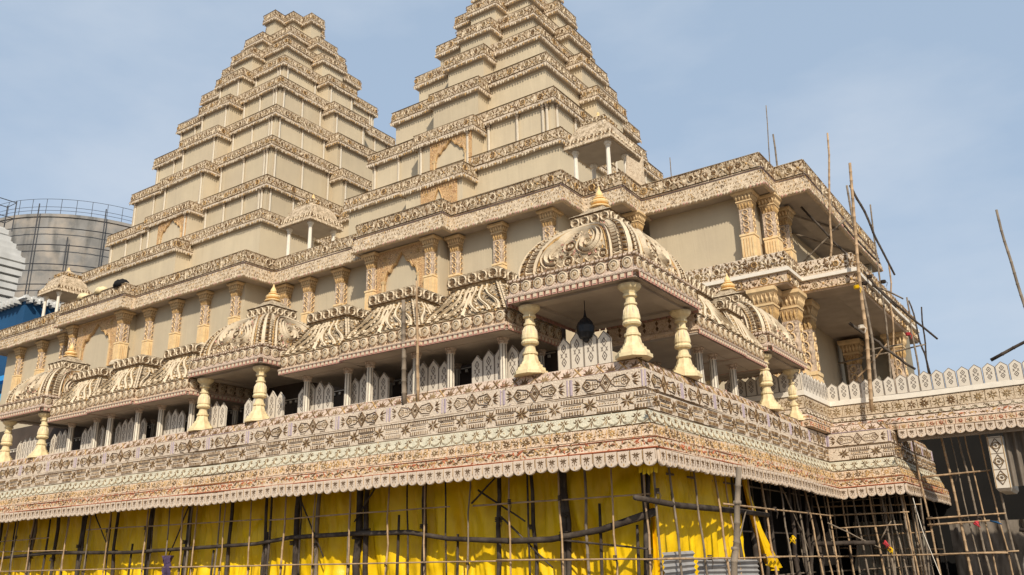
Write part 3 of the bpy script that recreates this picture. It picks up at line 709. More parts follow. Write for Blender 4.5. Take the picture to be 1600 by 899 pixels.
for x, y, lab in ((-9.35, 1.25, 'flat-capped kiosk behind the two bare bamboo poles, middle of the right-hand three'), (-12.7, 1.45, 'flat-capped kiosk next to the right flank of the middle pavilion'),
                  (-21.6, 1.45, 'flat-capped kiosk just left of the middle pavilion'), (-25.05, 1.25, 'middle one of the three flat-capped kiosks left of the middle pavilion'), (-28.6, 1.45, 'flat-capped kiosk beside the far left pavilion')):
    c = copy_tree(kk); c.location = (x, y, 7.0); c['label'] = lab
k2 = thing('gallery_kiosk', 'kiosk on the right-hand side of the terrace, directly behind the corner pavilion', 'kiosk', (-1.45, 6.1, 7.0), KG, world=False, rz=pi / 2)
make_kiosk(k2, 2.05, (-1.3, -.3, .9))
k3 = thing('gallery_kiosk', 'small kiosk with one front column wedged before the right-side pavilion', 'kiosk', (-1.5, 9.3, 7.0), KG, world=False, rz=pi / 2)
make_kiosk(k3, 1.12, (-.3,))
gb = thing('gallery_shade_sheet', 'dark brown sheet standing in for the shade at the back of the long front gallery', 'cloth', (-22, 3.4, 7))
b = MB(); b.box((-46, 3.35, 7.0), (-4.3, 3.45, 9.7)); b.build('cloth', m_back, gb)  # dark sheet added in place of the shade behind the columns
b = MB()
for i in range(int(41 / .32)):
    x = -45.6 + i * .32; b.box((x, 3.28, 8.36), (x + .1, 3.33, 8.46)); b.box((x, 3.28, 8.5), (x + .3, 3.34, 8.53))
b.build('fringe', m_picket, gb, stuff=True)
# inner picket balustrade of the gallery
ib = thing('inner_balustrade', 'row of lozenge pickets behind the slender gallery columns, seen in patches of sun', 'balustrade', (-20, .8, 7.0))
b = MB(); b.box((-40, .85, 7.0), (-.4, .95, 7.14)); b.build('base_rail', m_white, ib)
x = -40.0; cl = [(-1.2, -3.1), (-4.0, -6.4), (-7.2, -9.1), (-9.9, -11.8), (-12.6, -14.5), (-15.2, -17.6), (-18.6, -20.5), (-21.3, -23.2), (-24.0, -26.4), (-27.2, -29.1), (-29.9, -31.8), (-32.6, -35)]
for a, c in cl:
    n = int((a - c) / .46)
    for i in range(n):
        o = link('picket', PK, ib, Vector((a - (i + .5) * .46, .82, 7.1)) - Vector(ib.location)); o.scale = (1, 1, 1.22 + .26 * sin(pi * (i + .5) / n))

WARP[0] = True
# ------------------------------------------------------------ main temple hall
hall = thing('temple_hall', 'long beige temple hall with ochre pilasters and a carved double cornice behind the terrace', 'temple', (-30, 14, 0))
HP = [(-60, 30), (-60, 9.9), (-49.0, 9.9), (-49.0, 9.1), (-41.2, 9.1), (-41.2, 9.9), (-30.1, 9.9), (-30.1, 12.1), (-22.3, 12.1), (-22.3, 11.25), (-16.1, 11.25), (-16.1, 12.0), (-9.3, 12.0), (-9.3, 14.0), (-7.1, 14.0), (-7.1, 18)]
WP = [(-7.1, 16.1), (-.9, 16.1), (-.9, 18.2), (.5, 18.2), (.5, 33)]
WPL = [(-7.1, 16.15), (-.35, 16.15), (-.35, 18.2), (2.1, 18.2), (2.1, 32)]
def wall_sweep(par, path, z0, z1, d, mats, name='wall'):
    b = MB(); b.sweep(path, [(d, z1), (d, z0)]); return b.build(name, mats, par)
wall_sweep(hall, HP, 7, 18.4, -.8, m_wall)
b = MB()
b.box((-59.2, 12.95, 18.9), (-10.1, 30, 19.0)); b.box((-9.8, 15, 18.9), (-7.9, 30, 18.99)); b.build('roof_slab', m_wall2, hall)
def double_cornice(par, path, zt=20.1):
    b = MB(); b.sweep(path, [(-.35, zt - .6), (-.3, zt - .02), (-.12, zt), (0, zt - .06), (.0, zt - .85), (-.06, zt - .88), (-.06, zt - .92)])
    p1 = b.build('parapet_band', m_tower, par); r = MB()
    for f, L, h in segs(path, zt - .82, zt - .08, 0, 0):
        f_lace(r, f, L, h, .40); bar(r, f, 0, h - .015, L, h - .015, .05, .05, L_)
        for i in range(int(L / .13)): disc(r, f, (i + .5) * .13, h - .05, .045, .05, 5, pick(D_, L_)); bar(r, f, 0, .02, L, .02, .04, .04, D_)
    r.build('band_ornament', MOT, p1, loc=Vector((0, 0, 0)), stuff=True)
    b = MB(); b.sweep(path, [(-.06, zt - .92), (.04, zt - .95), (.2, zt - 1.7), (.2, zt - 1.76), (.1, zt - 1.8), (-.02, zt - 1.8), (-.02, zt - 1.74), (-.85, zt - 1.74)], mis=[0, 0, 0, 1, 0, 1, 2])
    p2 = b.build('cornice_band', [m_cream, m_creamL, m_soff], par); r = MB()
    for f, L, h in segs(path, zt - 1.7, zt - .95, .2, .04): f_fuzz(r, f, L, h, .14, (O_, D_, Y_, L_, O_)); fill(r, f, L, h, 40, .1, (D_, O_, Y_)); bar(r, f, 0, h, L, h, .04, .05, P_)
    for f, L, h in segs(path, zt - 1.82, zt - 1.7, .2, .2):
        n = int(L / .16)
        for i in range(n): leaf(r, f, (i + .5) * L / n, .14, -pi / 2, .16, .11, .03, pick(L_, O_, K_))
    r.build('cornice_ornament', MOT, p2, loc=Vector((0, 0, 0)), stuff=True)
double_cornice(hall, HP)
# pilaster: shaft (thing part) + capital + base (sub-parts); local z=0 at top
PH = 3.55
b = MB(); b.box((-.27, -.27, -2.1), (.27, .27, -.85), 0); b.box((-.31, -.31, -PH), (.31, .31, -2.16), 1); b.box((-.34, -.34, -2.2), (.34, .34, -2.1), 1)
for k in range(5):
    u = -.24 + k * .12
    for s in (0, 1):
        if s == 0: b.box((u - .035, -.35, -PH + .3), (u + .035, -.30, -2.3), 1)
        else: b.box((.30, u - .035, -PH + .3), (.35, u + .035, -2.3), 1)
f1 = plane((-.27, -.27, -2.1), (1, 0, 0), (0, 0, 1)); f2 = plane((.27, -.27, -2.1), (0, 1, 0), (0, 0, 1))
for f in (f1, f2):
    for i in range(4): ring(b, f, .27, .17 + i * .3, .15, .05, .05, 8, 2); flower(b, f, .27, .17 + i * .3, .09, 5, 3); leaf(b, f, .08, .3 * i + .2, 1.2, .16, .06, .03, 3); leaf(b, f, .46, .3 * i + .2, 1.9, .16, .06, .03, 3)
PSM = b.mesh('pilaster', [m_orn, m_pil, m_cap2, m_floral])
b = MB()
b.box((-.50, -.50, -.10), (.50, .50, 0)); b.frus(0, 0, -.16, -.10, .44, .44, .50, .50); b.frus(0, 0, -.44, -.16, .33, .33, .44, .44, 1); b.box((-.36, -.36, -.5), (.36, .36, -.44)); b.frus(0, 0, -.85, -.5, .26, .26, .34, .34, 1)
for rz in (0, pi / 2):
    f = (lambda u, v, h: Vector((u, -(.33 + .12 * max(0, (v + .44) / .28)) - h, v))) if rz == 0 else (lambda u, v, h: Vector(((.33 + .12 * max(0, (v + .44) / .28)) + h, u, v)))
    for i in range(5): leaf(b, f, -.3 + i * .15, -.43, pi / 2, .27, .12, .05, 0)
    g3 = (lambda u, v, h: Vector((u, -(.26 + .08 * (v + .85) / .35) - h, v))) if rz == 0 else (lambda u, v, h: Vector(((.26 + .08 * (v + .85) / .35) + h, u, v)))
    for i in range(4): leaf(b, g3, -.21 + i * .14, -.84, pi / 2, .32, .12, .06, 2)
PCM = b.mesh('capital', [m_cap2, m_cap, m_ochre])
b = MB(); b.box((-.42, -.42, -PH - .02), (.42, .42, -PH + .14)); b.frus(0, 0, -PH + .14, -PH + .3, .4, .4, .33, .33)
PBM = b.mesh('base', m_light)
def pilaster(par, x, y, z=18.32, rz=0, sc=1.0, zs=1.0):
    q = link('pilaster', PSM, par, Vector((x, y, z)) - Vector(par.location), rz=rz); q.scale = (sc, sc, zs)
    sub('capital', PCM, q); sub('base', PBM, q)
for x in (-56.8, -53.6, -50.6, -40.2, -37.3, -34.4, -31.5): pilaster(hall, x, 10.65)
for x in (-48.0, -42.1): pilaster(hall, x, 9.85)
for x in (-29.6, -27.5, -24.8, -16.3, -13.5, -10.5): pilaster(hall, x, 12.75)
for x in (-21.6, -17.4): pilaster(hall, x, 12.0)
pilaster(hall, -7.35, 15.7)
# cusped arch panel
def arch_mesh(w, h, th=.14, spring=.45, side=.16, jb=True):
    """panel with a cusped pointed opening; x in [-w/2,w/2], z in [0,h]; face at y=-th"""
    b = MB(); n = 44; iw = w / 2 - side * w
    def ar(t):  # t in [0,1] from jamb to centre
        base = spring + (.80 - spring) * (t ** .7) + .10 * t ** 5; return h * (base + .075 * abs(sin(t * pi * 3.0)) * (1 - t * .75))
    xs = [-iw + 2 * iw * i / n for i in range(n + 1)]
    zs = [ar(1 - abs(x) / iw) for x in xs]
    for i in range(n):
        b.add([(xs[i], -th, zs[i]), (xs[i + 1], -th, zs[i + 1]), (xs[i + 1], -th, h), (xs[i], -th, h), (xs[i], 0, zs[i]), (xs[i + 1], 0, zs[i + 1])], [(0, 1, 2, 3), (4, 5, 1, 0)])
    for s in (-1, 1):
        x0, x1 = sorted((s * iw, s * w / 2)); b.box((x0, -th, 0), (x1, 0, h))
        b.box((min(s * iw, s * (iw + .12)), -th - .05, 0), (max(s * iw, s * (iw + .12)), -th + .02, h * spring), 1)
        b.frus(s * (iw + .06), -th, h * spring, h * spring + .15, .08, .06, .13, .1, 1)
    b.box((-w / 2, -th - .04, h - .08), (w / 2, 0, h), 1)
    f = lambda u, v, hh: Vector((u, -th - hh, v))
    pts = list(zip(xs, zs)); poly(b, f, [(x, z + .035) for x, z in pts], .05, .035, 2)
    poly(b, f, [(x * 1.04, z + .11) for x, z in pts if z + .12 < h], .025, .03, 1)
    for s in (-1, 1):
        flower(b, f, s * w * .34, h * .86, w * .06, 8, 2)
        for k in range(7): leaf(b, f, s * w * (.2 + .035 * k), h * (.93 - .055 * k), 2 + s, .13, .05, .03, 2)
        for k in range(5): leaf(b, f, s * (w / 2 - .08), h * (.15 + .12 * k), pi / 2, .2, .07, .03, 2)
    for _ in range(int(w * h * 9)):
        x = (rr() - .5) * w * .94; t = 1 - abs(x) / iw if abs(x) < iw else -1; z = h * .1 + rr() * h * .85
        if t < 0 or z > ar(t) + .15: leaf(b, f, x, z, rr() * 6, .16, .07, .03, pick(1, 2, 3))
    return b.mesh('arch_panel', [m_arch, m_cap2, m_ochre, m_floral])
link('arch_panel', arch_mesh(4.9, 3.5), hall, Vector((-45.05, 9.9, 14.85)) - Vector(hall.location))
link('arch_panel', arch_mesh(3.5, 3.5), hall, Vector((-19.5, 12.05, 14.85)) - Vector(hall.location))
WARP[0] = False
# small pale lumps on the parapet at far left
for i, (x, z, s, m_, lab) in enumerate(((-46.6, 20.06, .42, m_pillar, 'leftmost pale rounded sack lying on the far-left parapet'), (-44.4, 20.06, .45, m_pillar, 'pale rounded sack on the parapet, right of the small dark one'), (-45.15, 20.06, .2, m_dk, 'small black bundle between two pale sacks on the parapet'), (-42.1, 20.05, .5, m_dk, 'dark rounded bundle at the parapet top above the left arch'))):
    b = MB(); b.lathe((0, 0, 0), [(0, s * .9), (s * .3, s), (s * .7, s * .85), (s * 1.0, s * .5), (s * 1.15, s * .1)], 10)
    for v in range(len(b.v)): b.v[v] = (b.v[v][0] * 1.3, b.v[v][1], b.v[v][2] + .06 * sin(v * 2.1))
    o = b.build('sack' if m_ is m_pillar else 'bundle', m_, None, True, loc=Vector((x, 9.35, z - .12))); tag(o, lab, 'sack' if m_ is m_pillar else 'bundle', 'sacks and bundles on the far-left parapet')

WARP[0] = True
# ------------------------------------------------------------ right wing
wing = thing('temple_wing', 'right wing of the temple with two carved balcony bands and an open verandah under scaffolding', 'building', (-2, 20, 0))
b = MB(); b.sweep([(-7.1, 16.9), (-1.75, 16.9), (-1.75, 40)], [(0, 18.4), (0, 7)]); b.build('wall', m_wall, wing)
double_cornice(wing, WP)
b = MB(); b.box((-7, 16.3, 18.9), (-1.0, 33, 19.0)); b.box((-1.0, 18.4, 18.42), (.45, 33, 18.55)); b.build('roof_slab', m_soff, wing)
for (zt, zb, d, mm) in ((14.95, 14.2, 0, m_creamL),):
    b = MB(); b.sweep(WPL, [(-.35, zt - .5), (-.3, zt), (0, zt - .02), (0, zb), (-.1, zb), (-.1, zb - .03)]); p1 = b.build('parapet_band', m_creamL, wing)
    r = MB()
    for f, L, h in segs(WPL, zb, zt, 0, 0): f_lace(r, f, L, h, .3, 1, (D_, O_)); fill(r, f, L, h, 60, .09, (D_, O_, O_)); f_scroll(r, f, L, h * .3, .25, (D_, O_, O_))
    r.build('band_ornament', MOT, p1, loc=Vector((0, 0, 0)), stuff=True)
b = MB(); b.sweep(WPL, [(-.1, 14.17), (.14, 14.15), (.14, 13.98), (-.1, 13.96)]); b.build('white_ledge', m_white, wing)
b = MB(); b.sweep(WPL, [(-.05, 13.96), (0, 13.95), (0, 13.45), (-.06, 13.4), (-1.2, 13.41)], mis=[0, 0, 0, 1]); p2 = b.build('lower_band', [m_yel, m_soff], wing); r = MB()
for f, L, h in segs(WPL, 13.47, 13.95, 0, 0): f_lace(r, f, L, h, .42, 1, (D_, O_)); bar(r, f, 0, .02, L, .02, .05, .04, Y_)
r.build('band_ornament', MOT, p2, loc=Vector((0, 0, 0)), stuff=True)
b = MB(); b.box((-1.75, 18.3, 13.6), (2.0, 32, 13.8)); b.box((-7.1, 16.3, 13.6), (-.4, 18.5, 13.79)); b.build('verandah_slab', m_soff, wing)
b = MB(); b.box((-1.6, 29.5, 7), (2.0, 29.7, 13.6)); b.box((-1.6, 31, 13.8), (.4, 31.2, 18.3)); b.build('end_wall', m_gc, wing)
b = MB(); b.tube([(-1.7, 18.5, 18.3), (.4, 24, 18.28)], .05, 6); b.tube([(-1.7, 23, 18.3), (.4, 29, 18.28)], .05, 6); b.build('ceiling_joist', m_bamg, wing)
for x, y in ((-1.95, 16.62), (-1.22, 17.75), (-1.22, 19.8)):
    pilaster(wing, x, y, 18.32, sc=1.05); pilaster(wing, x + .42, y - .05, 13.38, sc=1.3, zs=1.62)
pilaster(wing, -.9, 29.0, 13.38, sc=1.2, zs=1.6); pilaster(wing, 1.4, 29.0, 13.38, sc=1.2, zs=1.6)

WARP[0] = False
# ------------------------------------------------------------ rooftop kiosks (chhatris)
b = MB(); b.lathe((0, 0, 0), [(0, .16), (.08, .16), (.1, .12), (1.72, .105), (1.76, .15), (1.82, .12), (1.9, .2), (2.0, .2)], 8)
CHM = b.mesh('column', m_white)
def chhatri(name, lab, loc, grp='rooftop kiosks with stepped caps'):
    p = thing(name, lab, 'kiosk', loc, grp, world=False); h = .95
    for x in (-h, h):
        for y in (-h, h): sub('column', CHM, p, (x, y, 0))
    b = MB(); b.box((-1.25, -1.25, 2.0), (1.25, 1.25, 2.08)); b.build('ceiling', m_soff, p, loc=Vector((0, 0, 0)))
    sq = [(-1.2, -1.2), (1.2, -1.2), (1.2, 1.2), (-1.2, 1.2)]
    b = MB(); b.sweep(sq, [(-.2, 2.72), (0, 2.66), (.2, 2.1), (.2, 2.04), (.0, 2.04)], True); b.sweep([(-.001, -.001), (.001, -.001), (.001, .001), (-.001, .001)], [(.55, 3.6), (.78, 3.42), (1.02, 3.05), (1.15, 2.68)], True)
    b.box((-.7, -.7, 3.5), (.7, .7, 3.8)); b.frus(0, 0, 3.8, 4.1, .5, .5, .2, .2)
    rf = b.build('roof', m_tower, p, loc=Vector((0, 0, 0))); r = MB()
    for f, L, h_ in segs(sq, 2.1, 2.66, .2, 0, True):
        n = 6
        for i in range(n): ring(r, f, (i + .5) * L / n, h_ / 2, .19, .07, .06, 7, L_); flower(r, f, (i + .5) * L / n, h_ / 2, .13, 5, D_, .08); leaf(r, f, (i + 1) * L / n, .05, pi / 2, .45, .12, .05, D_); leaf(r, f, (i + 1) * L / n - .1, .02, -pi / 2, .14, .16, .04, L_)
    for f, L, h_ in segs([(-.7, -.7), (.7, -.7), (.7, .7), (-.7, .7)], 3.5, 3.8, .003, .003, True): f_lace(r, f, L, h_, .3)
    for f, L, h_ in segs(sq, 2.7, 3.5, -.1, -.55, True): f_fuzz(r, f, L, h_, .22, (L_, D_, O_))
    r.build('roof_ornament', MOT, rf, loc=Vector((0, 0, 0)), stuff=True)
    b = MB(); b.lathe((0, 0, 4.05), [(0, .16), (.05, .2), (.12, .14), (.2, .08), (.3, .09), (.4, .02)], 8); b.build('finial', m_gold, p, loc=Vector((0, 0, 0)))
    return p
chhatri('rooftop_kiosk', 'small four-column kiosk on the roof corner below the right tower', (-8.95, 15.5, 20.15))
chhatri('rooftop_kiosk', 'small four-column kiosk on the roof between the two towers', (-28.5, 13.5, 20.0))
chhatri('rooftop_kiosk', 'small four-column kiosk at the far left end of the roof, before the concrete tank', (-54.4, 12.0, 20.3))
b = MB()
f = plane((-7.6, 14.6, 19.9), (.35, .9, 0), (0, 0, 1))
b.add([(-7.5, 15.3, 20.0), (-7.2, 16.2, 20.0), (-7.1, 16.7, 20.0), (-7.42, 15.5, 21.6), (-7.15, 16.35, 21.4), (-7.05, 16.6, 21.9), (-7.3, 15.9, 20.5)], [(0, 1, 6, 3), (1, 2, 5, 4), (1, 4, 3, 6)])
o = b.build('torn_panel', m_cream, None, loc=Vector((0, 0, 0))); tag(o, 'torn pale fabric panel hanging beside the rooftop kiosk of the right tower', 'panel')
md = o.modifiers.new('solid', 'SOLIDIFY'); md.thickness = .05

WARP[0] = True
# ------------------------------------------------------------ stepped towers
b = MB(); b.lathe((0, 0, 0), [(0, .12), (.06, .12), (.08, .085), (.86, .08)], 8)
b.lathe((0, 0, .86), [(0, .11), (.04, .085), (.08, .15), (.14, .15)], 8, 1)
for k in range(3): b.tube([(.08 * cos(-2.2 + k * .7), .08 * sin(-2.2 + k * .7), .1), (.078 * cos(-2.2 + k * .7), .078 * sin(-2.2 + k * .7), .85)], .012, 4, 1)
TCM = b.mesh('colonnette', [m_gcol, m_floral])
def tower(label, cx, cy, tiers, p, zbase, colt, th=.74, arches=()):
    t = thing('temple_tower', label, 'tower', (cx, cy, zbase), 'stepped towers rising from the temple roof')
    def cornice(path, z, closed=False, skip=(), inn=-1.7, name='cornice'):
        k = th / .74
        b = MB(); b.sweep(path, [(inn, z + .06), (-.1, z), (0, z - .05), (.06, z - .62 * k), (.10, z - .66 * k), (.10, z - .76 * k), (-.02, z - .80 * k), (-.22, z - .80 * k)], closed, mis=[2, 0, 0, 0, 1, 1, 2])
        o = b.build(name, [m_tower, m_creamL, m_soff], t); r = MB()
        for f, L, h in segs(path, z - .62 * k, z - .05, .06, 0, closed, skip):
            f_lace(r, f, L, h, .42, 1, (D_, O_)); bar(r, f, 0, h, L, h, .06, .05, pick(L_, O_)); bar(r, f, 0, 0, L, 0, .05, .05, D_)
        for f, L, h in segs(path, z - .76 * k, z - .64 * k, .1, .1, closed, skip): f_hem(r, f, L, .2, .2); fill(r, f, L, h, 90, .09, (D_, O_, O_, Y_))
        r.build('cornice_ornament', MOT, o, loc=Vector((0, 0, 0)), stuff=True)
    zp = zpb = zbase
    for i, (zs, s, zb, bb) in enumerate(tiers):
        core = [(cx - s, cy - s), (cx + s, cy - s), (cx + s, cy + s), (cx - s, cy + s)]
        inn = -(s - (tiers[i + 1][1] if i + 1 < len(tiers) else 0)) - .7 if i + 1 < len(tiers) else -s + .02
        b = MB(); b.sweep(core, [(-.2, zs - .5), (-.2, zp - .15)], True); b.build('tier_wall', m_wall, t)
        cornice(core, zs, True, (2, 3), inn)
        pb_ = min(i, 1)
        for k in range(4):
            c_, s_ = (1, 0, -1, 0)[k], (0, 1, 0, -1)[k]
            R = lambda x, y: (cx + x * c_ - y * s_, cy + x * s_ + y * c_)
            U = [R(-bb, -s + 1.6), R(-bb, -s - p), R(bb, -s - p), R(bb, -s + 1.6)]
            b = MB(); b.sweep(U, [(-.2, zb - .5), (-.2, zpb - .15)]); b.build('bay_wall', m_wall, t)
            if k < 2 or True: cornice(U, zb, False, () if k < 2 else (0, 1, 2), -bb + .05, 'bay_cornice')
            if i in colt and k < 2:
                f0 = -s - p + .2 - .09; zz = zpb; hh = zb - 1.0 - zpb
                def cc(x, y, z0, h):
                    q = R(x, y); o = link('colonnette', TCM, t, Vector((q[0], q[1], z0)) - Vector(t.location)); o.scale = (1, 1, h)
                hc = zs - 1.0 - zp; y0 = -s + .2 - .09
                for x in (-bb + .5, bb - .5): cc(x, f0, zz, hh)
                st_ = bb + .3; en = s - .55; n = max(1, round((en - st_) / 2.3))
                for j in range(n + 1):
                    x = st_ + (en - st_) * j / n; cc(x, y0, zp, hc)
                    if k == 0 or True: cc(-x, y0, zp, hc)
                cc(en - .3, y0, zp, hc)
        zp, zpb = zs, zb
    for (x, y, z, w, h) in arches: link('arch_panel', arch_mesh(w, h, .1, .4, .14), t, Vector((x, y, z)) - Vector(t.location))
    return t
RT = [(25.87, 8.65, 25.1, 2.45), (29.37, 7.62, 28.7, 2.4), (32.79, 6.51, 32.15, 2.05), (35.91, 5.38, 35.3, 1.72), (38.68, 4.28, 38.1, 1.5), (41.3, 3.3, 40.7, 1.3), (43.8, 2.35, 43.3, 1.1), (46, 1.5, 45.8, .8)]
LT = [(26.56, 11.61, 25.8, 3.6), (30.05, 10.39, 29.5, 2.9), (34.13, 9.31, 33.4, 2.9), (37.72, 8.22, 37.2, 2.57), (41.37, 7.04, 40.8, 2.1), (44.56, 5.77, 44.15, 1.75), (47.46, 4.59, 47.05, 1.45), (49.8, 3.48, 49.35, 1.2), (52.8, 1.95, 52.75, .8)]
tower('right-hand stepped tower, its top cut by the picture edge', -21.17, 26.2, RT, 1.15, 19.5, (1,), .95, [(-20.65, 26.2 - 7.62 - 1.15 + .2, 25.2, 3.3, 2.6), (-20.75, 26.2 - 8.65 - 1.15 + .2, 19.6, 2.8, 4.7)])
tower('left-hand stepped tower, whole to its flat zigzag top', -48.3, 27.6, LT, 1.25, 19.5, (1, 2, 3, 4, 5), .95, [(-47.6, 27.6 - 10.39 - 1.25 + .2, 25.9, 3.6, 2.9)])

WARP[0] = False
# ------------------------------------------------------------ lower storey: tarpaulins, logs, bamboo
def pole_pts(a, b, j=.03, n=7):
    A, B = Vector(a), Vector(b); P = [A.lerp(B, i / n) for i in range(n + 1)]
    for i in range(1, n): P[i] += Vector((random.uniform(-j, j), random.uniform(-j, j), random.uniform(-j, j) * .3))
    return P
def pole(par, a, b, r=.035, m=None, name='bamboo_pole', j=.03, n=7):
    P = pole_pts(a, b, j, n); L = (Vector(b) - Vector(a)).length; mb = MB(); pts = []; rad = []
    sp = .38 if name == 'bamboo_pole' else .9; k = max(3, min(26, int(L / sp)))
    for i in range(k + 1):
        t = i / k * (len(P) - 1); q = min(int(t), len(P) - 2); p = P[q].lerp(P[q + 1], t - q); d = (Vector(b) - Vector(a)).normalized()
        tp = 1 - .25 * i / k
        if 0 < i < k and name == 'bamboo_pole': pts += [p - d * .025, p, p + d * .025]; rad += [r * tp, r * tp * 1.22, r * tp]
        else: pts.append(p); rad.append(r * tp * (1 + random.uniform(-.1, .1) * (name != 'bamboo_pole')))
    mb.tube(pts, rad, 7); return mb.build(name, m or m_bam, par, True)
def tie(par, p, s=.07, m=None):
    mb = MB(); p = Vector(p)
    for k in range(3): mb.lathe((p.x, p.y, p.z - .06 + k * .05), [(0, s), (.02, s * 1.15), (.04, s)], 7)
    for k in range(2): mb.tube([p + Vector((s, -s * .6, 0)), p + Vector((s * 1.6 + .03 * k, -s, -.12)), p + Vector((s * 1.1, -s * 1.2, -.26 - .05 * k))], .008, 4)
    return mb.build('rope_tie', m or m_rope, par)
sf = thing('front_scaffold', 'bamboo and log scaffold standing below the scalloped hem before the yellow tarpaulin', 'scaffold', (-15, .5, 0))
for x in [-36, -34.9, -33.77, -32.76, -31.49, -28.44, -26.76, -25.3, -22.57, -20.95, -20.09, -19.26, -17.66, -16.03, -14.33, -12.72, -11.06, -9.42, -7.85, -6.16, -4.61, -2.88, -1.22, -.19, .15, -38, -40]:
    pole(sf, (x + random.uniform(-.06, .06), .35, 0), (x + random.uniform(-.15, .15), .38, 5.6), random.uniform(.028, .04), random.choice([m_bam, m_bam, m_bamg]))
    tie(sf, (x, .36, random.choice([1.8, 3.45])), .05)
for k in range(16):
    x = -36 + k * 2.25 + random.uniform(-.6, .6); pole(sf, (x, .6, 0), (x + random.uniform(-.3, .3), .62, 6.2), random.uniform(.03, .05), random.choice([m_bamg, m_log, m_log]))
for x, zt in ((-30.68, 4.2), (-23.94, 2.9), (-15.6, 3.05), (-9.25, 3.33), (-6.83, 2.64), (-1.83, 3.27), (-.71, 2.65), (-27.3, 2.6), (-18.6, 2.5)):
    pole(sf, (x - .05, .72, 0), (x, .75, zt), .055, m_log, 'log_post', .02)
for x, r in zip([-38, -35.4, -32.2, -30.21, -28.08, -25.35, -22.96, -20.48, -17.9, -15.85, -14.28, -13.2, -11.2, -10.8, -8.29, -5.35, -4.17, -3.04, -3.0, -.48], [.1, .1, .12, .11, .14, .1, .12, .13, .09, .08, .14, .1, .16, .13, .11, .10, .08, .14, .1, .09]):
    pole(sf, (x + random.uniform(-.12, .12), .85, 0), (x, .9, 6.5), r * .82, random.choice([m_log, m_log, m_bamg]), 'log_post', .05)
    tie(sf, (x, .85, random.uniform(2.4, 3.1)), r * 1.1)
bl = [(-37, .62, 2.5), (-30, .62, 2.7), (-24, .6, 2.55), (-16.01, .6, 2.64), (-14.15, .6, 2.8), (-11.04, .6, 2.81), (-8.66, .6, 2.76), (-7.09, .6, 2.51), (-4.71, .6, 2.36), (-3.38, .6, 2.36), (-1.72, .6, 2.56), (-.06, .55, 2.95)]
mb = MB(); mb.tube(bl, [.06, .08, .07, .065, .075, .08, .08, .07, .085, .085, .09, .11], 8); mb.build('crooked_log', m_log, sf, True)
for a, b_ in (((-37, .25, 1.97), (-20, .27, 1.9)), ((-21, .24, 1.92), (-4.5, .25, 1.81)), ((-5, .22, 1.84), (.5, .25, 1.75)), ((-27, .45, 3.57), (-15.6, .47, 3.48)), ((-15.2, .44, 3.43), (-6.9, .44, 3.45)), ((-6, .44, 3.42), (-.1, .44, 3.41)), ((-38, .45, 3.3), (-30, .45, 3.35)), ((-36, .5, 2.9), (-28.5, .5, 2.75))):
    pole(sf, a, b_, .028, None)
for a, b_ in (((-14.5, .7, 5), (-12.6, .7, 2.1)), ((-10.2, .7, 4.4), (-11.2, .7, 3.2)), ((-6.0, .7, 3.9), (-4.3, .7, 2.9)), ((-3.6, .6, 2.4), (-.2, .5, 2.0)), ((-5.2, .7, 3.1), (-3.4, .7, 1.6)), ((-27, .7, 4.3), (-25.8, .7, 3.0)), ((-6.1, .5, 3.5), (-5.2, .5, 4.2)), ((-20.2, .7, 4.4), (-21.3, .7, 2.4))):
    pole(sf, a, b_, .032, m_log, 'bamboo_pole')
for a, b_ in (((-40, -.02, 5.5), (0, -.02, 5.5)),): pole(sf, (-40, .6, 5.6), (-.2, .6, 5.62), .05, m_log, 'log_beam', .02, 12)
# right return scaffold
rs = thing('side_scaffold', 'thicket of bamboo poles under the right-hand side of the terrace', 'scaffold', (1, 10, 0))
for y in (1.4, 3.12, 4.61, 5.9, 7.65, 9.09, 10.8, 12.83, 13.97, 15.27, 16.4):
    pole(rs, (.25 + random.uniform(-.1, .1), y, 0), (.05 + random.uniform(-.15, .1), y - random.uniform(.1, .5), 5.2), random.uniform(.032, .045), random.choice([m_bam, m_bam, m_bamg]))
    if random.random() < .7: pole(rs, (-.6 + random.uniform(-.2, .2), y + .5, 0), (-.7, y + .3, 6.4), random.uniform(.08, .11), m_log, 'log_post', .05)
    pole(rs, (-1.2 + random.uniform(-.4, .4), y + .8, 0), (-1.3, y + .9, 6.4), random.uniform(.035, .05), m_bamg)
    pole(rs, (-.5 + random.uniform(-.5, .4), y - .3, 0), (-.4 + random.uniform(-.3, .3), y - .3, 6.4), random.uniform(.05, .09), m_log, 'log_post', .06)
for k in range(14):
    x = random.uniform(-.6, 3.0); y = random.uniform(17.6, 23); pole(rs, (x, y, 0), (x + random.uniform(-.3, .3), y, 6.4), random.uniform(.03, .06), random.choice([m_log, m_bamg, m_log, m_bam]))
for x in (-.08, .5, 1.14, 1.7, 2.07, 2.55, 2.85):
    pole(rs, (x + .05, 17.3, 0), (x - random.uniform(0, .35), 17.35, 5.2), random.uniform(.035, .05), random.choice([m_bam, m_bamg, m_bam]))
    pole(rs, (x + random.uniform(-.3, .3), 19 + random.uniform(-1, 1), 0), (x + random.uniform(-.3, .3), 19.4, 6.4), .045, m_bamg)
for y in (18.6, 20, 21.7, 23.5, 25.5): pole(rs, (2.75, y, 0), (2.6, y - .2, 5.0), .045, random.choice([m_bam, m_bamg]))
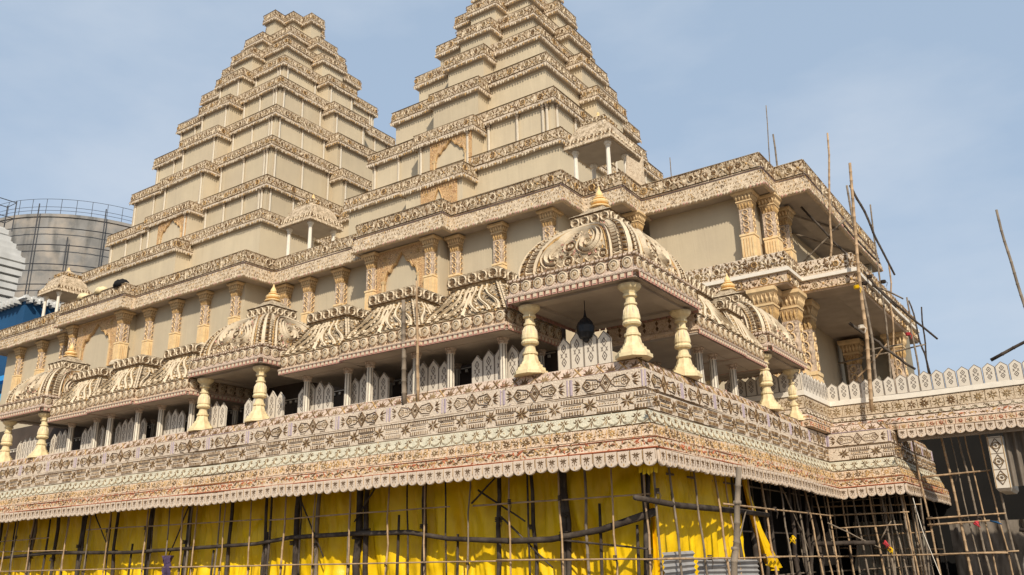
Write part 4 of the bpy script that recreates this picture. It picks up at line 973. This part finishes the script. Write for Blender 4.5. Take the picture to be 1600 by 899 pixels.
for a, b_, r in (((.33, -.3, 1.75), (.33, 9, 1.77), .03), ((.32, 8, 1.8), (.3, 17, 1.79), .03), ((.3, 4.5, 3.31), (.3, 16.2, 3.36), .032), ((-.74, 17.2, 1.81), (6.19, 17.25, 1.78), .035), ((-.53, 17.2, 3.45), (3.0, 17.2, 3.42), .035), ((.1, 16.9, 2.9), (2.7, 17.1, 2.95), .03), ((-1, 16, 2.3), (1.6, 17, 2.3), .11)):
    pole(rs, a, b_, r, m_log if r > .1 else None)
mb = MB(); mb.tube([(.12, -.9, 3.23), (.1, 1.7, 3.15), (.1, 6, 3.18), (.1, 8.95, 3.15)], [.07, .085, .09, .08], 8); mb.build('thick_log', m_log, rs, True)
for z, y in ((1.2, 19), (2.6, 20), (3.9, 18.6), (4.2, 21), (2.2, 22)): pole(rs, (-1.2, y, z), (3.2, y + .3, z + random.uniform(-.2, .2)), .035, random.choice([m_bam, m_bamg]))
for z, x in ((2.6, -.7), (4.1, -.5), (1.1, -.9)): pole(rs, (x, 2, z), (x, 17, z + .1), .035, m_bamg)
for a, b_ in (((.2, 5, 1.6), (.2, 6.6, 3.2)), ((1.8, 17.1, 2.4), (2.3, 17.1, 3.1)), ((.1, 16, 3.1), (1.7, 17.2, 2.1)), ((.0, 11, 4.2), (.0, 13.5, 2.0))): pole(rs, a, b_, .03, m_bamg)
for p, m_ in (((.25, 10.9, 2.5), m_tarp), ((2.1, 17.2, 2.1), m_tarp), ((1.95, 17.15, 2.35), m_rc)):
    mb = MB(); p = Vector(p)
    for k in range(5): mb.tube([p, p + Vector((random.uniform(-.12, .12), -.06, -.1)), p + Vector((random.uniform(-.2, .2), -.08, random.uniform(-.35, -.15)))], [.035, .03, .012], 5)
    mb.build('knotted_rag', m_, rs, True)
for q in ((.3, 3.1, 1.77), (.3, 7.6, 1.8), (.3, 10.8, 1.8), (.3, 13.9, 1.8), (.3, 9.1, 3.33), (.3, 12.8, 3.35), (.5, 17.25, 1.78), (1.7, 17.25, 1.78), (2.5, 17.25, 1.78), (1.1, 17.25, 3.43), (2.0, 17.25, 3.43)): tie(rs, q, .06)
# the near free-standing pole
o = pole(None, (2.45, -1.3, 0), (3.03, -1.3, 3.72), .085, m_bamg, 'bamboo_pole', .03); tag(o, 'thick weathered pole standing in front of the corner, its cut end against the hem', 'pole')
mb = MB()
for z in (.9, 1.9, 2.9): mb.lathe((2.45 + .58 * z / 3.72, -1.3, z), [(0, .095), (.03, .1), (.07, .09)], 8)
mb.build('knot_ring', m_bamg, o, loc=Vector((0, 0, 0)))
# two bare poles rising in front of the gallery
for (x, z0, z1, r, m_, lab) in ((-8.12, 6.9, 10.1, .085, m_bamg, 'short thick grey pole standing on the terrace before the middle kiosk'), (-7.55, 6.9, 10.65, .05, m_bam, 'slim tan pole beside the thick grey one before the middle kiosk')):
    o = pole(None, (x - .12, -.22, 6.67), (x, -.5, z1), r, m_, 'bamboo_pole', .015); tag(o, lab, 'pole')
# tarpaulins
def cloth(name, A, B, z0, z1, mat_, nx, nz_, amp, fn, par=None, th=0):
    A = Vector(A); B = Vector(B); N = Vector(((B - A).y, -(B - A).x, 0)).normalized(); mb = MB(); vs = []
    for j in range(nz_ + 1):
        for i in range(nx + 1):
            u, v = i / nx, j / nz_; p = A.lerp(B, u); d = fn(u, v) * amp; vs.append((p.x + N.x * d, p.y + N.y * d, z0 + (z1 - z0) * v))
    mb.add(vs, [(j * (nx + 1) + i, j * (nx + 1) + i + 1, (j + 1) * (nx + 1) + i + 1, (j + 1) * (nx + 1) + i) for j in range(nz_) for i in range(nx)])
    return mb.build(name, mat_, par, True, loc=Vector((0, 0, 0)))
def folds(k, ph):
    from mathutils import noise
    def fn(u, v):
        n = noise.noise(Vector((u * k, v * 2.2, ph))); d = noise.noise(Vector((u * k * 1.7 + v * 3.5, v * 1.2 - u * 3, ph + 5)))
        s = abs(noise.noise(Vector((u * k * 3 + v * 2.5, v * 1.5, ph + 9))))
        g_ = noise.noise(Vector((u * k * .55 - v * 1.8, v * 2.8 + u * 4, ph + 17)))
        w_ = abs(noise.noise(Vector((u * k * 6 + v * 5, v * 4 + 2 * n, ph + 23))))
        return n * .9 + d * .8 - w_ * .35 - s * .9 - max(0, .25 - abs(g_)) * 1.6
    return fn
o = cloth('yellow_tarpaulin', (-42, 1.15, 0), (-17.5, 1.15, 0), 0, 6.5, m_tarp, 340, 44, .24, folds(26, 1)); tag(o, 'left stretch of bright yellow tarpaulin behind the scaffold', 'tarpaulin', 'yellow tarpaulins under the terrace')
o = cloth('yellow_tarpaulin', (-17.6, 1.08, 0), (-.35, 1.1, 0), 0, 6.5, m_tarp, 300, 44, .24, folds(20, 3)); tag(o, 'right stretch of bright yellow tarpaulin behind the scaffold, ending at the corner', 'tarpaulin', 'yellow tarpaulins under the terrace')
o = cloth('yellow_tarpaulin', (-.4, 1.05, 0), (-.4, 7.8, 0), 0, 6.5, m_tarp, 110, 44, .18, folds(9, 7)); tag(o, 'yellow tarpaulin along the right return of the terrace, its loose edge hanging beside dark poles', 'tarpaulin', 'yellow tarpaulins under the terrace')
mb = MB(); vs = []
for j_ in range(19):
    t = j_ / 18; w = .35 + .75 * t ** 1.5; y0 = 7.75 + 1.2 * t ** 2.2
    for i_ in range(13):
        q = i_ / 12; vs.append((-.25 + .35 * t + .09 * sin(q * 17 + t * 3) * (.4 + t), y0 + (q - .5) * w, 4.9 - 3.3 * t - .25 * sin(q * 2.5) * t))
mb.add(vs, [(j_ * 13 + i_, j_ * 13 + i_ + 1, (j_ + 1) * 13 + i_ + 1, (j_ + 1) * 13 + i_) for j_ in range(18) for i_ in range(12)])
o = mb.build('yellow_drape', m_tarp, None, True, loc=Vector((0, 0, 0))); tag(o, 'bunched yellow cloth tail hanging at the right end of the tarpaulin', 'cloth')
mb = MB()
for k in range(5): x = .05 + k * .11; mb.add([(x - .05, -.25, 4.15), (x + .07, -.25, 4.15), (x + .05, -.3, 3.9 - .05 * (k % 3)), (x - .04, -.28, 3.88 - .04 * (k % 2))], [(0, 1, 2, 3)])
o = mb.build('yellow_scrap', m_tarp, None, loc=Vector((-.05, 0, 0))); tag(o, 'torn yellow scrap hanging just under the hem at the corner', 'cloth'); md = o.modifiers.new('solid', 'SOLIDIFY'); md.thickness = .01
mpc_ = None
o = cloth('purple_cloth', (-20.95, .2, 0), (-20.5, .2, 0), .6, 2.35, m_pc, 16, 16, .22, folds(7, 4)); tag(o, 'crumpled purple cloth hung on the front scaffold at the left', 'cloth'); md = o.modifiers.new('solid', 'SOLIDIFY'); md.thickness = .02
# corrugated sheets
def tin(lab, A, B, z0, z1, tilt):
    A = Vector(A); B = Vector(B); n = 60; mb = MB(); vs = []
    N = Vector(((B - A).y, -(B - A).x, 0)).normalized(); nn = 14
    for j in range(nn + 1):
        for i in (0, 1):
            p = A.lerp(B, i); d = .03 * (1 if j % 2 else -1); vs.append((p.x + N.x * d, p.y + N.y * d, z0 + (z1 - z0) * j / nn + tilt * i))
    mb.add(vs, [(2 * j, 2 * j + 1, 2 * j + 3, 2 * j + 2) for j in range(nn)])
    o = mb.build('corrugated_sheet', m_tin, None, loc=Vector((0, 0, 0))); tag(o, lab, 'metal sheet', 'corrugated sheets by the corner'); md = o.modifiers.new('solid', 'SOLIDIFY'); md.thickness = .01
tin('grey corrugated sheet leaning upright under the corner, darker and taller', (-.1, .95, 0), (.05, 2.6, 0), .9, 1.92, .05)
tin('grey corrugated sheet lying low right of the taller one under the corner', (.1, 2.7, 0), (.2, 7.2, 0), .8, 1.76, -.05)
for k, (x, y, z, w, h_, rz_, mm_) in enumerate(((.0, 21.5, 1.2, 1.0, 1.5, .1, m_gc), (1.2, 22.5, 1.6, 1.3, 1.2, -.15, m_gc), (2.0, 23, .4, 1.1, 1.3, .2, m_dgc), (-1.0, 19.5, 1.4, .8, 1.6, .3, m_dgc))):
    mb = MB(); mb.add([(-w / 2, 0, 0), (w / 2, .02, .1), (w / 2 - .1, .03, h_), (-w * .2, .02, h_ * .8)], [(0, 1, 2, 3)])
    o = mb.build('cloth_scrap', mm_, None, loc=Vector((x, y, z))); o.rotation_euler.z = rz_; md = o.modifiers.new('solid', 'SOLIDIFY'); md.thickness = .02
    tag(o, ('pale grey cloth scrap deep in the pole thicket under the jog', 'wider pale grey cloth scrap right of the first in the pole thicket', 'low brownish cloth scrap behind the jog poles', 'tall brownish cloth scrap at the left of the jog poles')[k], 'cloth', 'cloth scraps in the dark pole thicket')
# black screens added for the deep shade under the building and side terrace
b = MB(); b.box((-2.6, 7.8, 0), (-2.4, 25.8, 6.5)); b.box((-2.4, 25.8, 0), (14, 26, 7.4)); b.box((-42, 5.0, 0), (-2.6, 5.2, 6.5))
o = b.build('shade_screen', m_dk, None, loc=Vector((0, 0, 0))); tag(o, 'black screen standing in for the deep shade under the building and side terrace', 'screen')
o = cloth('grey_drape', (-1.0, 24.4, 0), (2.2, 24.4, 0), 0, 3.4, m_gc, 40, 10, .2, folds(9, 11)); tag(o, 'dull grey drape behind the bamboo thicket', 'drape', 'drapes in the gloom under the side terrace')
o = cloth('grey_drape', (3.3, 24, 0), (6.6, 24, 0), 0, 3.2, m_dgc, 40, 10, .2, folds(9, 13)); tag(o, 'dull grey drape behind the far right poles under the side terrace', 'drape', 'drapes in the gloom under the side terrace')
# terrace edge scaffold
ts = thing('terrace_scaffold', 'tan bamboo frame at the lower right under the side terrace with a knotted red rag', 'scaffold', (5, 19, 0))
for x, r, m_ in ((4.53, .06, m_bam), (4.86, .03, m_bamg), (5.17, .05, m_bamg), (5.42, .035, m_bam), (5.95, .035, m_bam), (6.2, .05, m_bamg), (3.4, .045, m_bam), (7.2, .05, m_bamg), (8, .05, m_bam)):
    pole(ts, (x + .12, 19, 0), (x - .2, 19.05, 6.9), r, m_)
for z, x0, x1, r in ((4.9, 3.4, 5.95, .045), (3.22, 3.3, 6.2, .04), (2.97, 3.3, 5.6, .045), (1.8, 3.2, 6.4, .04)): pole(ts, (x0, 18.9, z - .03), (x1, 18.9, z + .05), r)
for q in ((4.55, 18.95, 4.9), (4.6, 18.95, 3.2), (5.2, 18.95, 3.2), (5.5, 18.95, 1.8), (6.0, 18.95, 1.8), (4.62, 18.95, 1.8), (3.45, 18.95, 3.2)): tie(ts, q, .07)
mb = MB(); p = Vector((5.1, 18.8, 2.95))
for k in range(8): mb.tube([p, p + Vector((random.uniform(-.1, .1), -.06, random.uniform(-.08, .06))), p + Vector((random.uniform(-.16, .16), -.08, random.uniform(-.2, .02)))], [.04, .035, .012], 5)
mb.build('red_rag', m_rc, ts, True)
b = MB(); b.tube([(5.6, 18.8, 3.0), (5.85, 18.75, 2.93), (6.0, 18.7, 2.85)], [.03, .045, .02], 6); b.build('blue_rag', m_blue, ts, True)
b = MB(); b.tube([(3.35, 16.5, 3.9), (3.5, 16.6, 2.6), (3.85, 16.7, 1.0), (3.95, 16.8, 0)], .015, 5)
o = b.build('white_rope', m_white, None, loc=Vector((0, 0, 0))); tag(o, 'thin white rope hanging from the corner of the terrace hem', 'rope')
pole(None, (7.0, 14, 2.5), (8.8, 14, 2.2), .06, m_log, 'leaning_log'); o = bpy.data.objects['leaning_log']; tag(o, 'dark crooked log poking in at the lower right edge', 'log')
mb = MB(); mb.lathe((0, 0, 0), [(0, .4), (.3, .5), (.7, .42), (1.0, .3), (1.2, .05)], 10)
for v in range(len(mb.v)): mb.v[v] = tuple(c + random.uniform(-.06, .06) for c in mb.v[v])
o = mb.build('white_bundle', m_white, None, True, loc=Vector((7.0, 17.5, .7))); tag(o, 'crumpled white plastic bundle at the lower right edge', 'bundle')
# patterned box pendant under the side terrace
b = MB(); b.box((-.27, -.15, 0), (.27, 2.4, 2.0)); b.frus(0, 1.1, -.12, 0, .2, 1.1, .27, 1.25)
bx = b.build('box_pier', m_picket, None, loc=Vector((6.35, 18.5, 4.2))); tag(bx, 'white patterned box pier hanging under the side terrace at the right edge', 'pier')
r = MB(); f = plane((-.27, -.152, 0), (1, 0, 0), (0, 0, 1))
for s in (.03, .51): bar(r, f, s, 0, s, 2, .03, .02, Y_)
for k in range(3):
    c = .4 + k * .62; poly(r, f, [(.08, c), (.27, c + .27), (.46, c), (.27, c - .27)], .03, .03, D_, True); ring(r, f, .27, c, .15, .04, .03, 8, O_); flower(r, f, .27, c, .08, 6, D_)
    bar(r, f, .05, c + .31, .49, c + .31, .02, .02, D_)
r.build('pier_ornament', MOT, bx, loc=Vector((0, 0, 0)), stuff=True)
o = cloth('ribbed_drape', (6.65, 18.6, 0), (9.5, 18.8, 0), 4.25, 6.4, m_dgc, 60, 4, .12, lambda u, v: sin(u * 60)); tag(o, 'pleated grey cloth beside the patterned pier at the right edge', 'drape')

# ------------------------------------------------------------ scaffold up the wing
us = thing('wing_scaffold', 'bare bamboo scaffold climbing the open verandah side of the right wing', 'scaffold', (2, 20, 7.5))
for a, b_, r, m_ in [((2.13, 17.4, 7.64), (2.78, 17.4, 18.86), .085, m_bam), ((2.19, 19, 8.0), (2.18, 19, 18.5), .065, m_bamg), ((.6, 20, 13.8), (1.45, 20, 21.93), .06, m_bam), ((2.2, 22, 8), (2.53, 22, 18.46), .05, m_bamg),
    ((2.1, 23, 8), (2.76, 23, 15.71), .05, m_bam), ((2.8, 26, 8), (2.84, 26, 14.54), .055, m_bamg), ((2.81, 28, 8), (3.16, 28, 14.43), .05, m_log), ((3.1, 27.5, 10.6), (2.67, 27.5, 14.76), .05, m_log),
    ((-.61, 20, 18.95), (3.27, 20.1, 12.53), .055, m_log), ((-.25, 24, 20.07), (2.18, 24, 15.99), .06, m_log), ((1.3, 22, 18.01), (-1.08, 22, 16.21), .055, m_bamg), ((1.66, 21, 14.83), (4.6, 21, 11.01), .06, m_log),
    ((1.17, 20, 12.15), (3.64, 20, 9.6), .07, m_log), ((2.02, 20.5, 19.1), (3.36, 20.5, 14.18), .06, m_log), ((1.21, 22, 11.2), (2.95, 22, 11.24), .045, m_bamg), ((.9, 19.6, 14.8), (3.3, 22, 13.4), .05, m_bamg), ((-1, 26, 11.6), (3.3, 26.2, 12), .05, m_bamg),
    ((.2, 23.5, 10.0), (2.1, 23, 11.6), .045, m_bam)]:
    pole(us, a, b_, r, m_, 'bamboo_pole', .07)
for p, m_ in (((2.28, 17.38, 13.0), m_tarp), ((2.22, 17.38, 11.2), m_white), ((2.6, 26, 12.6), m_rc), ((2.7, 26, 9.9), m_tarp), ((2.3, 19, 13.6), m_rope), ((2.33, 20.1, 14.2), m_rope), ((2.55, 22, 14.4), m_rope)): tie(us, p, .12, m_)
for a, b_, r, lab in (((-2.9, 24, 18.5), (-2.53, 24, 26.7), .035, 'tall thin pole sticking up behind the wing parapet'), ((-1.75, 22, 18.5), (-1.78, 22, 23.75), .06, 'shorter thicker pole just right of the thin one behind the wing parapet'), ((-11.3, 30, 19), (-11.22, 30, 28.4), .04, 'thin pole tip between the right tower and the wing')):
    o = pole(None, a, b_, r, m_bamg); tag(o, lab, 'pole')
o = pole(None, (8.9, 12, 6.5), (8.4, 12, 13.25), .055, m_bamg, 'bamboo_pole', .06); tag(o, 'lone leaning pole against the sky at the right picture edge', 'pole')
o = pole(None, (7.32, 12, 8.0), (9.6, 12, 8.95), .06, m_log, 'bamboo_pole', .02); tag(o, 'dark slanting pole above the picket row at the right picture edge', 'pole')

# ------------------------------------------------------------ far left: concrete tank, pale spire, blue stage
tk = thing('concrete_tank', 'big round stained concrete water tank with railing behind the left end of the temple', 'water tank', (-106, 41, 0))
b = MB(); b.lathe((0, 0, 0), [(0, 14), (46.0, 14), (46.0, 14.15), (46.4, 14.15), (46.4, 0.5)], 64); b.build('drum', m_conc, tk, loc=Vector((0, 0, 0)), smooth=False)
rl = MB()
for k in range(48):
    a = 2 * pi * k / 48; rl.tube([(14 * cos(a), 14 * sin(a), 46.4), (14 * cos(a), 14 * sin(a), 48.5)], .035, 5)
for z in (47.4, 48.5, 46.9):
    rl.tube([(14 * cos(2 * pi * k / 64), 14 * sin(2 * pi * k / 64), z) for k in range(65)], .03, 4)
rl.build('railing', m_rail, tk, loc=Vector((0, 0, 0)))
fr_ = MB()
for k in range(9):
    a = -2.3 + k * .27; fr_.tube([(14.8 * cos(a), 14.8 * sin(a), 20), (14.8 * cos(a), 14.8 * sin(a), 47.5 if k % 2 else 43)], .08, 5)
for z in (28, 31, 33.9, 36.6, 39.3, 41.9, 44.2): fr_.tube([(14.8 * cos(-2.4 + k * .13), 14.8 * sin(-2.4 + k * .13), z) for k in range(21)], .07, 4)
fr_.build('pipe_frame', m_rail, tk, loc=Vector((0, 0, 0)))
sp = thing('pale_spire', 'pale stepped plaster spire cut by the left picture edge', 'spire', (-85.4, 19.5, -1.2))
b = MB()
for k in range(30):
    z = 16 + k * .78; w = 2.6 if k < 16 else 2.6 + .32 * (k - 16) if k < 25 else 4.6 - .75 * (k - 25)
    w += random.uniform(-.25, .25)
    b.box((-w * .75, -w / 2, z), (w * .42, w / 2, z + .56)); b.box((-w * .75 + .3, -w / 2 + .3, z + .5), (w * .42 - .3, w / 2 - .3, z + .8))
b.build('shaft', m_wht2, sp, loc=Vector((0, 0, 0)))
b = MB()
for (x, y) in ((-1, -1), (1, -1), (1, 1), (-1, 1)): b.tube([(x, y, 39), (x, y, 42.6)], .06, 5)
for z in (40.5, 42.4): b.tube([(-1, -1, z), (1, -1, z), (1, 1, z), (-1, 1, z), (-1, -1, z)], .05, 4)
b.tube([(-1, -1, 40.5), (1, -1, 42.4)], .05, 4); b.build('top_cage', m_rail, sp, loc=Vector((0, 0, 0)))
bs = thing('blue_stage', 'deep blue draped stage building with jagged white trim at the left edge', 'stage', (-78, 24, 0))
BP = [(-98, 18), (-75.6, 18), (-75.6, 30), (-69, 30), (-69, 40)]
BP = [(-100, 19), (-75.5, 19), (-75.5, 40)]
b = MB(); b.sweep(BP, [(-.3, 28.0), (0, 27.9), (0, 24.6), (-.6, 24.5), (-.6, 0)]); b.sweep(BP, [(.0, 24.6), (-.05, 23.8), (-.6, 23.8)]); b.build('wall', m_blue, bs)
b = MB()
for f, L, h in segs(BP, 27.6, 28.8, .4, .4):
    n = int(L / 1.5)
    for i in range(n * 2):
        for q in range(3):
            p0 = f(i * .75 + q * .2, .3 - q * .2, -.3); p1 = f(i * .75 + q * .2 + .26, .62 - q * .2, .3 + q * .06)
            b.box((min(p0.x, p1.x), min(p0.y, p1.y), p0.z), (max(p0.x, p1.x) + .01, max(p0.y, p1.y) + .01, p1.z))
b.sweep(BP, [(-1.5, 28.3), (.3, 28.2), (.5, 27.9), (0, 27.8)]); b.build('jagged_trim', m_wht2, bs)
b = MB(); b.box((-75.4, 19.5, 0), (-74.2, 20.7, 24.4)); b.box((-82, 18.0, 17.5), (-74.4, 18.8, 18.3)); b.box((-82, 18.0, 19.6), (-74.4, 18.8, 20.1)); b.build('blue_frame', m_blue2, bs)
b = MB(); b.lathe((-80.5, 17.5, 19.2), [(0, .6), (.6, 1.6), (1.4, 2.0), (2.2, 1.5), (2.8, .9), (3.3, .2)], 10); b.build('white_ornament', m_wht2, bs)
for o in bpy.data.objects:
    if '_w' in o.keys(): del o['_w']
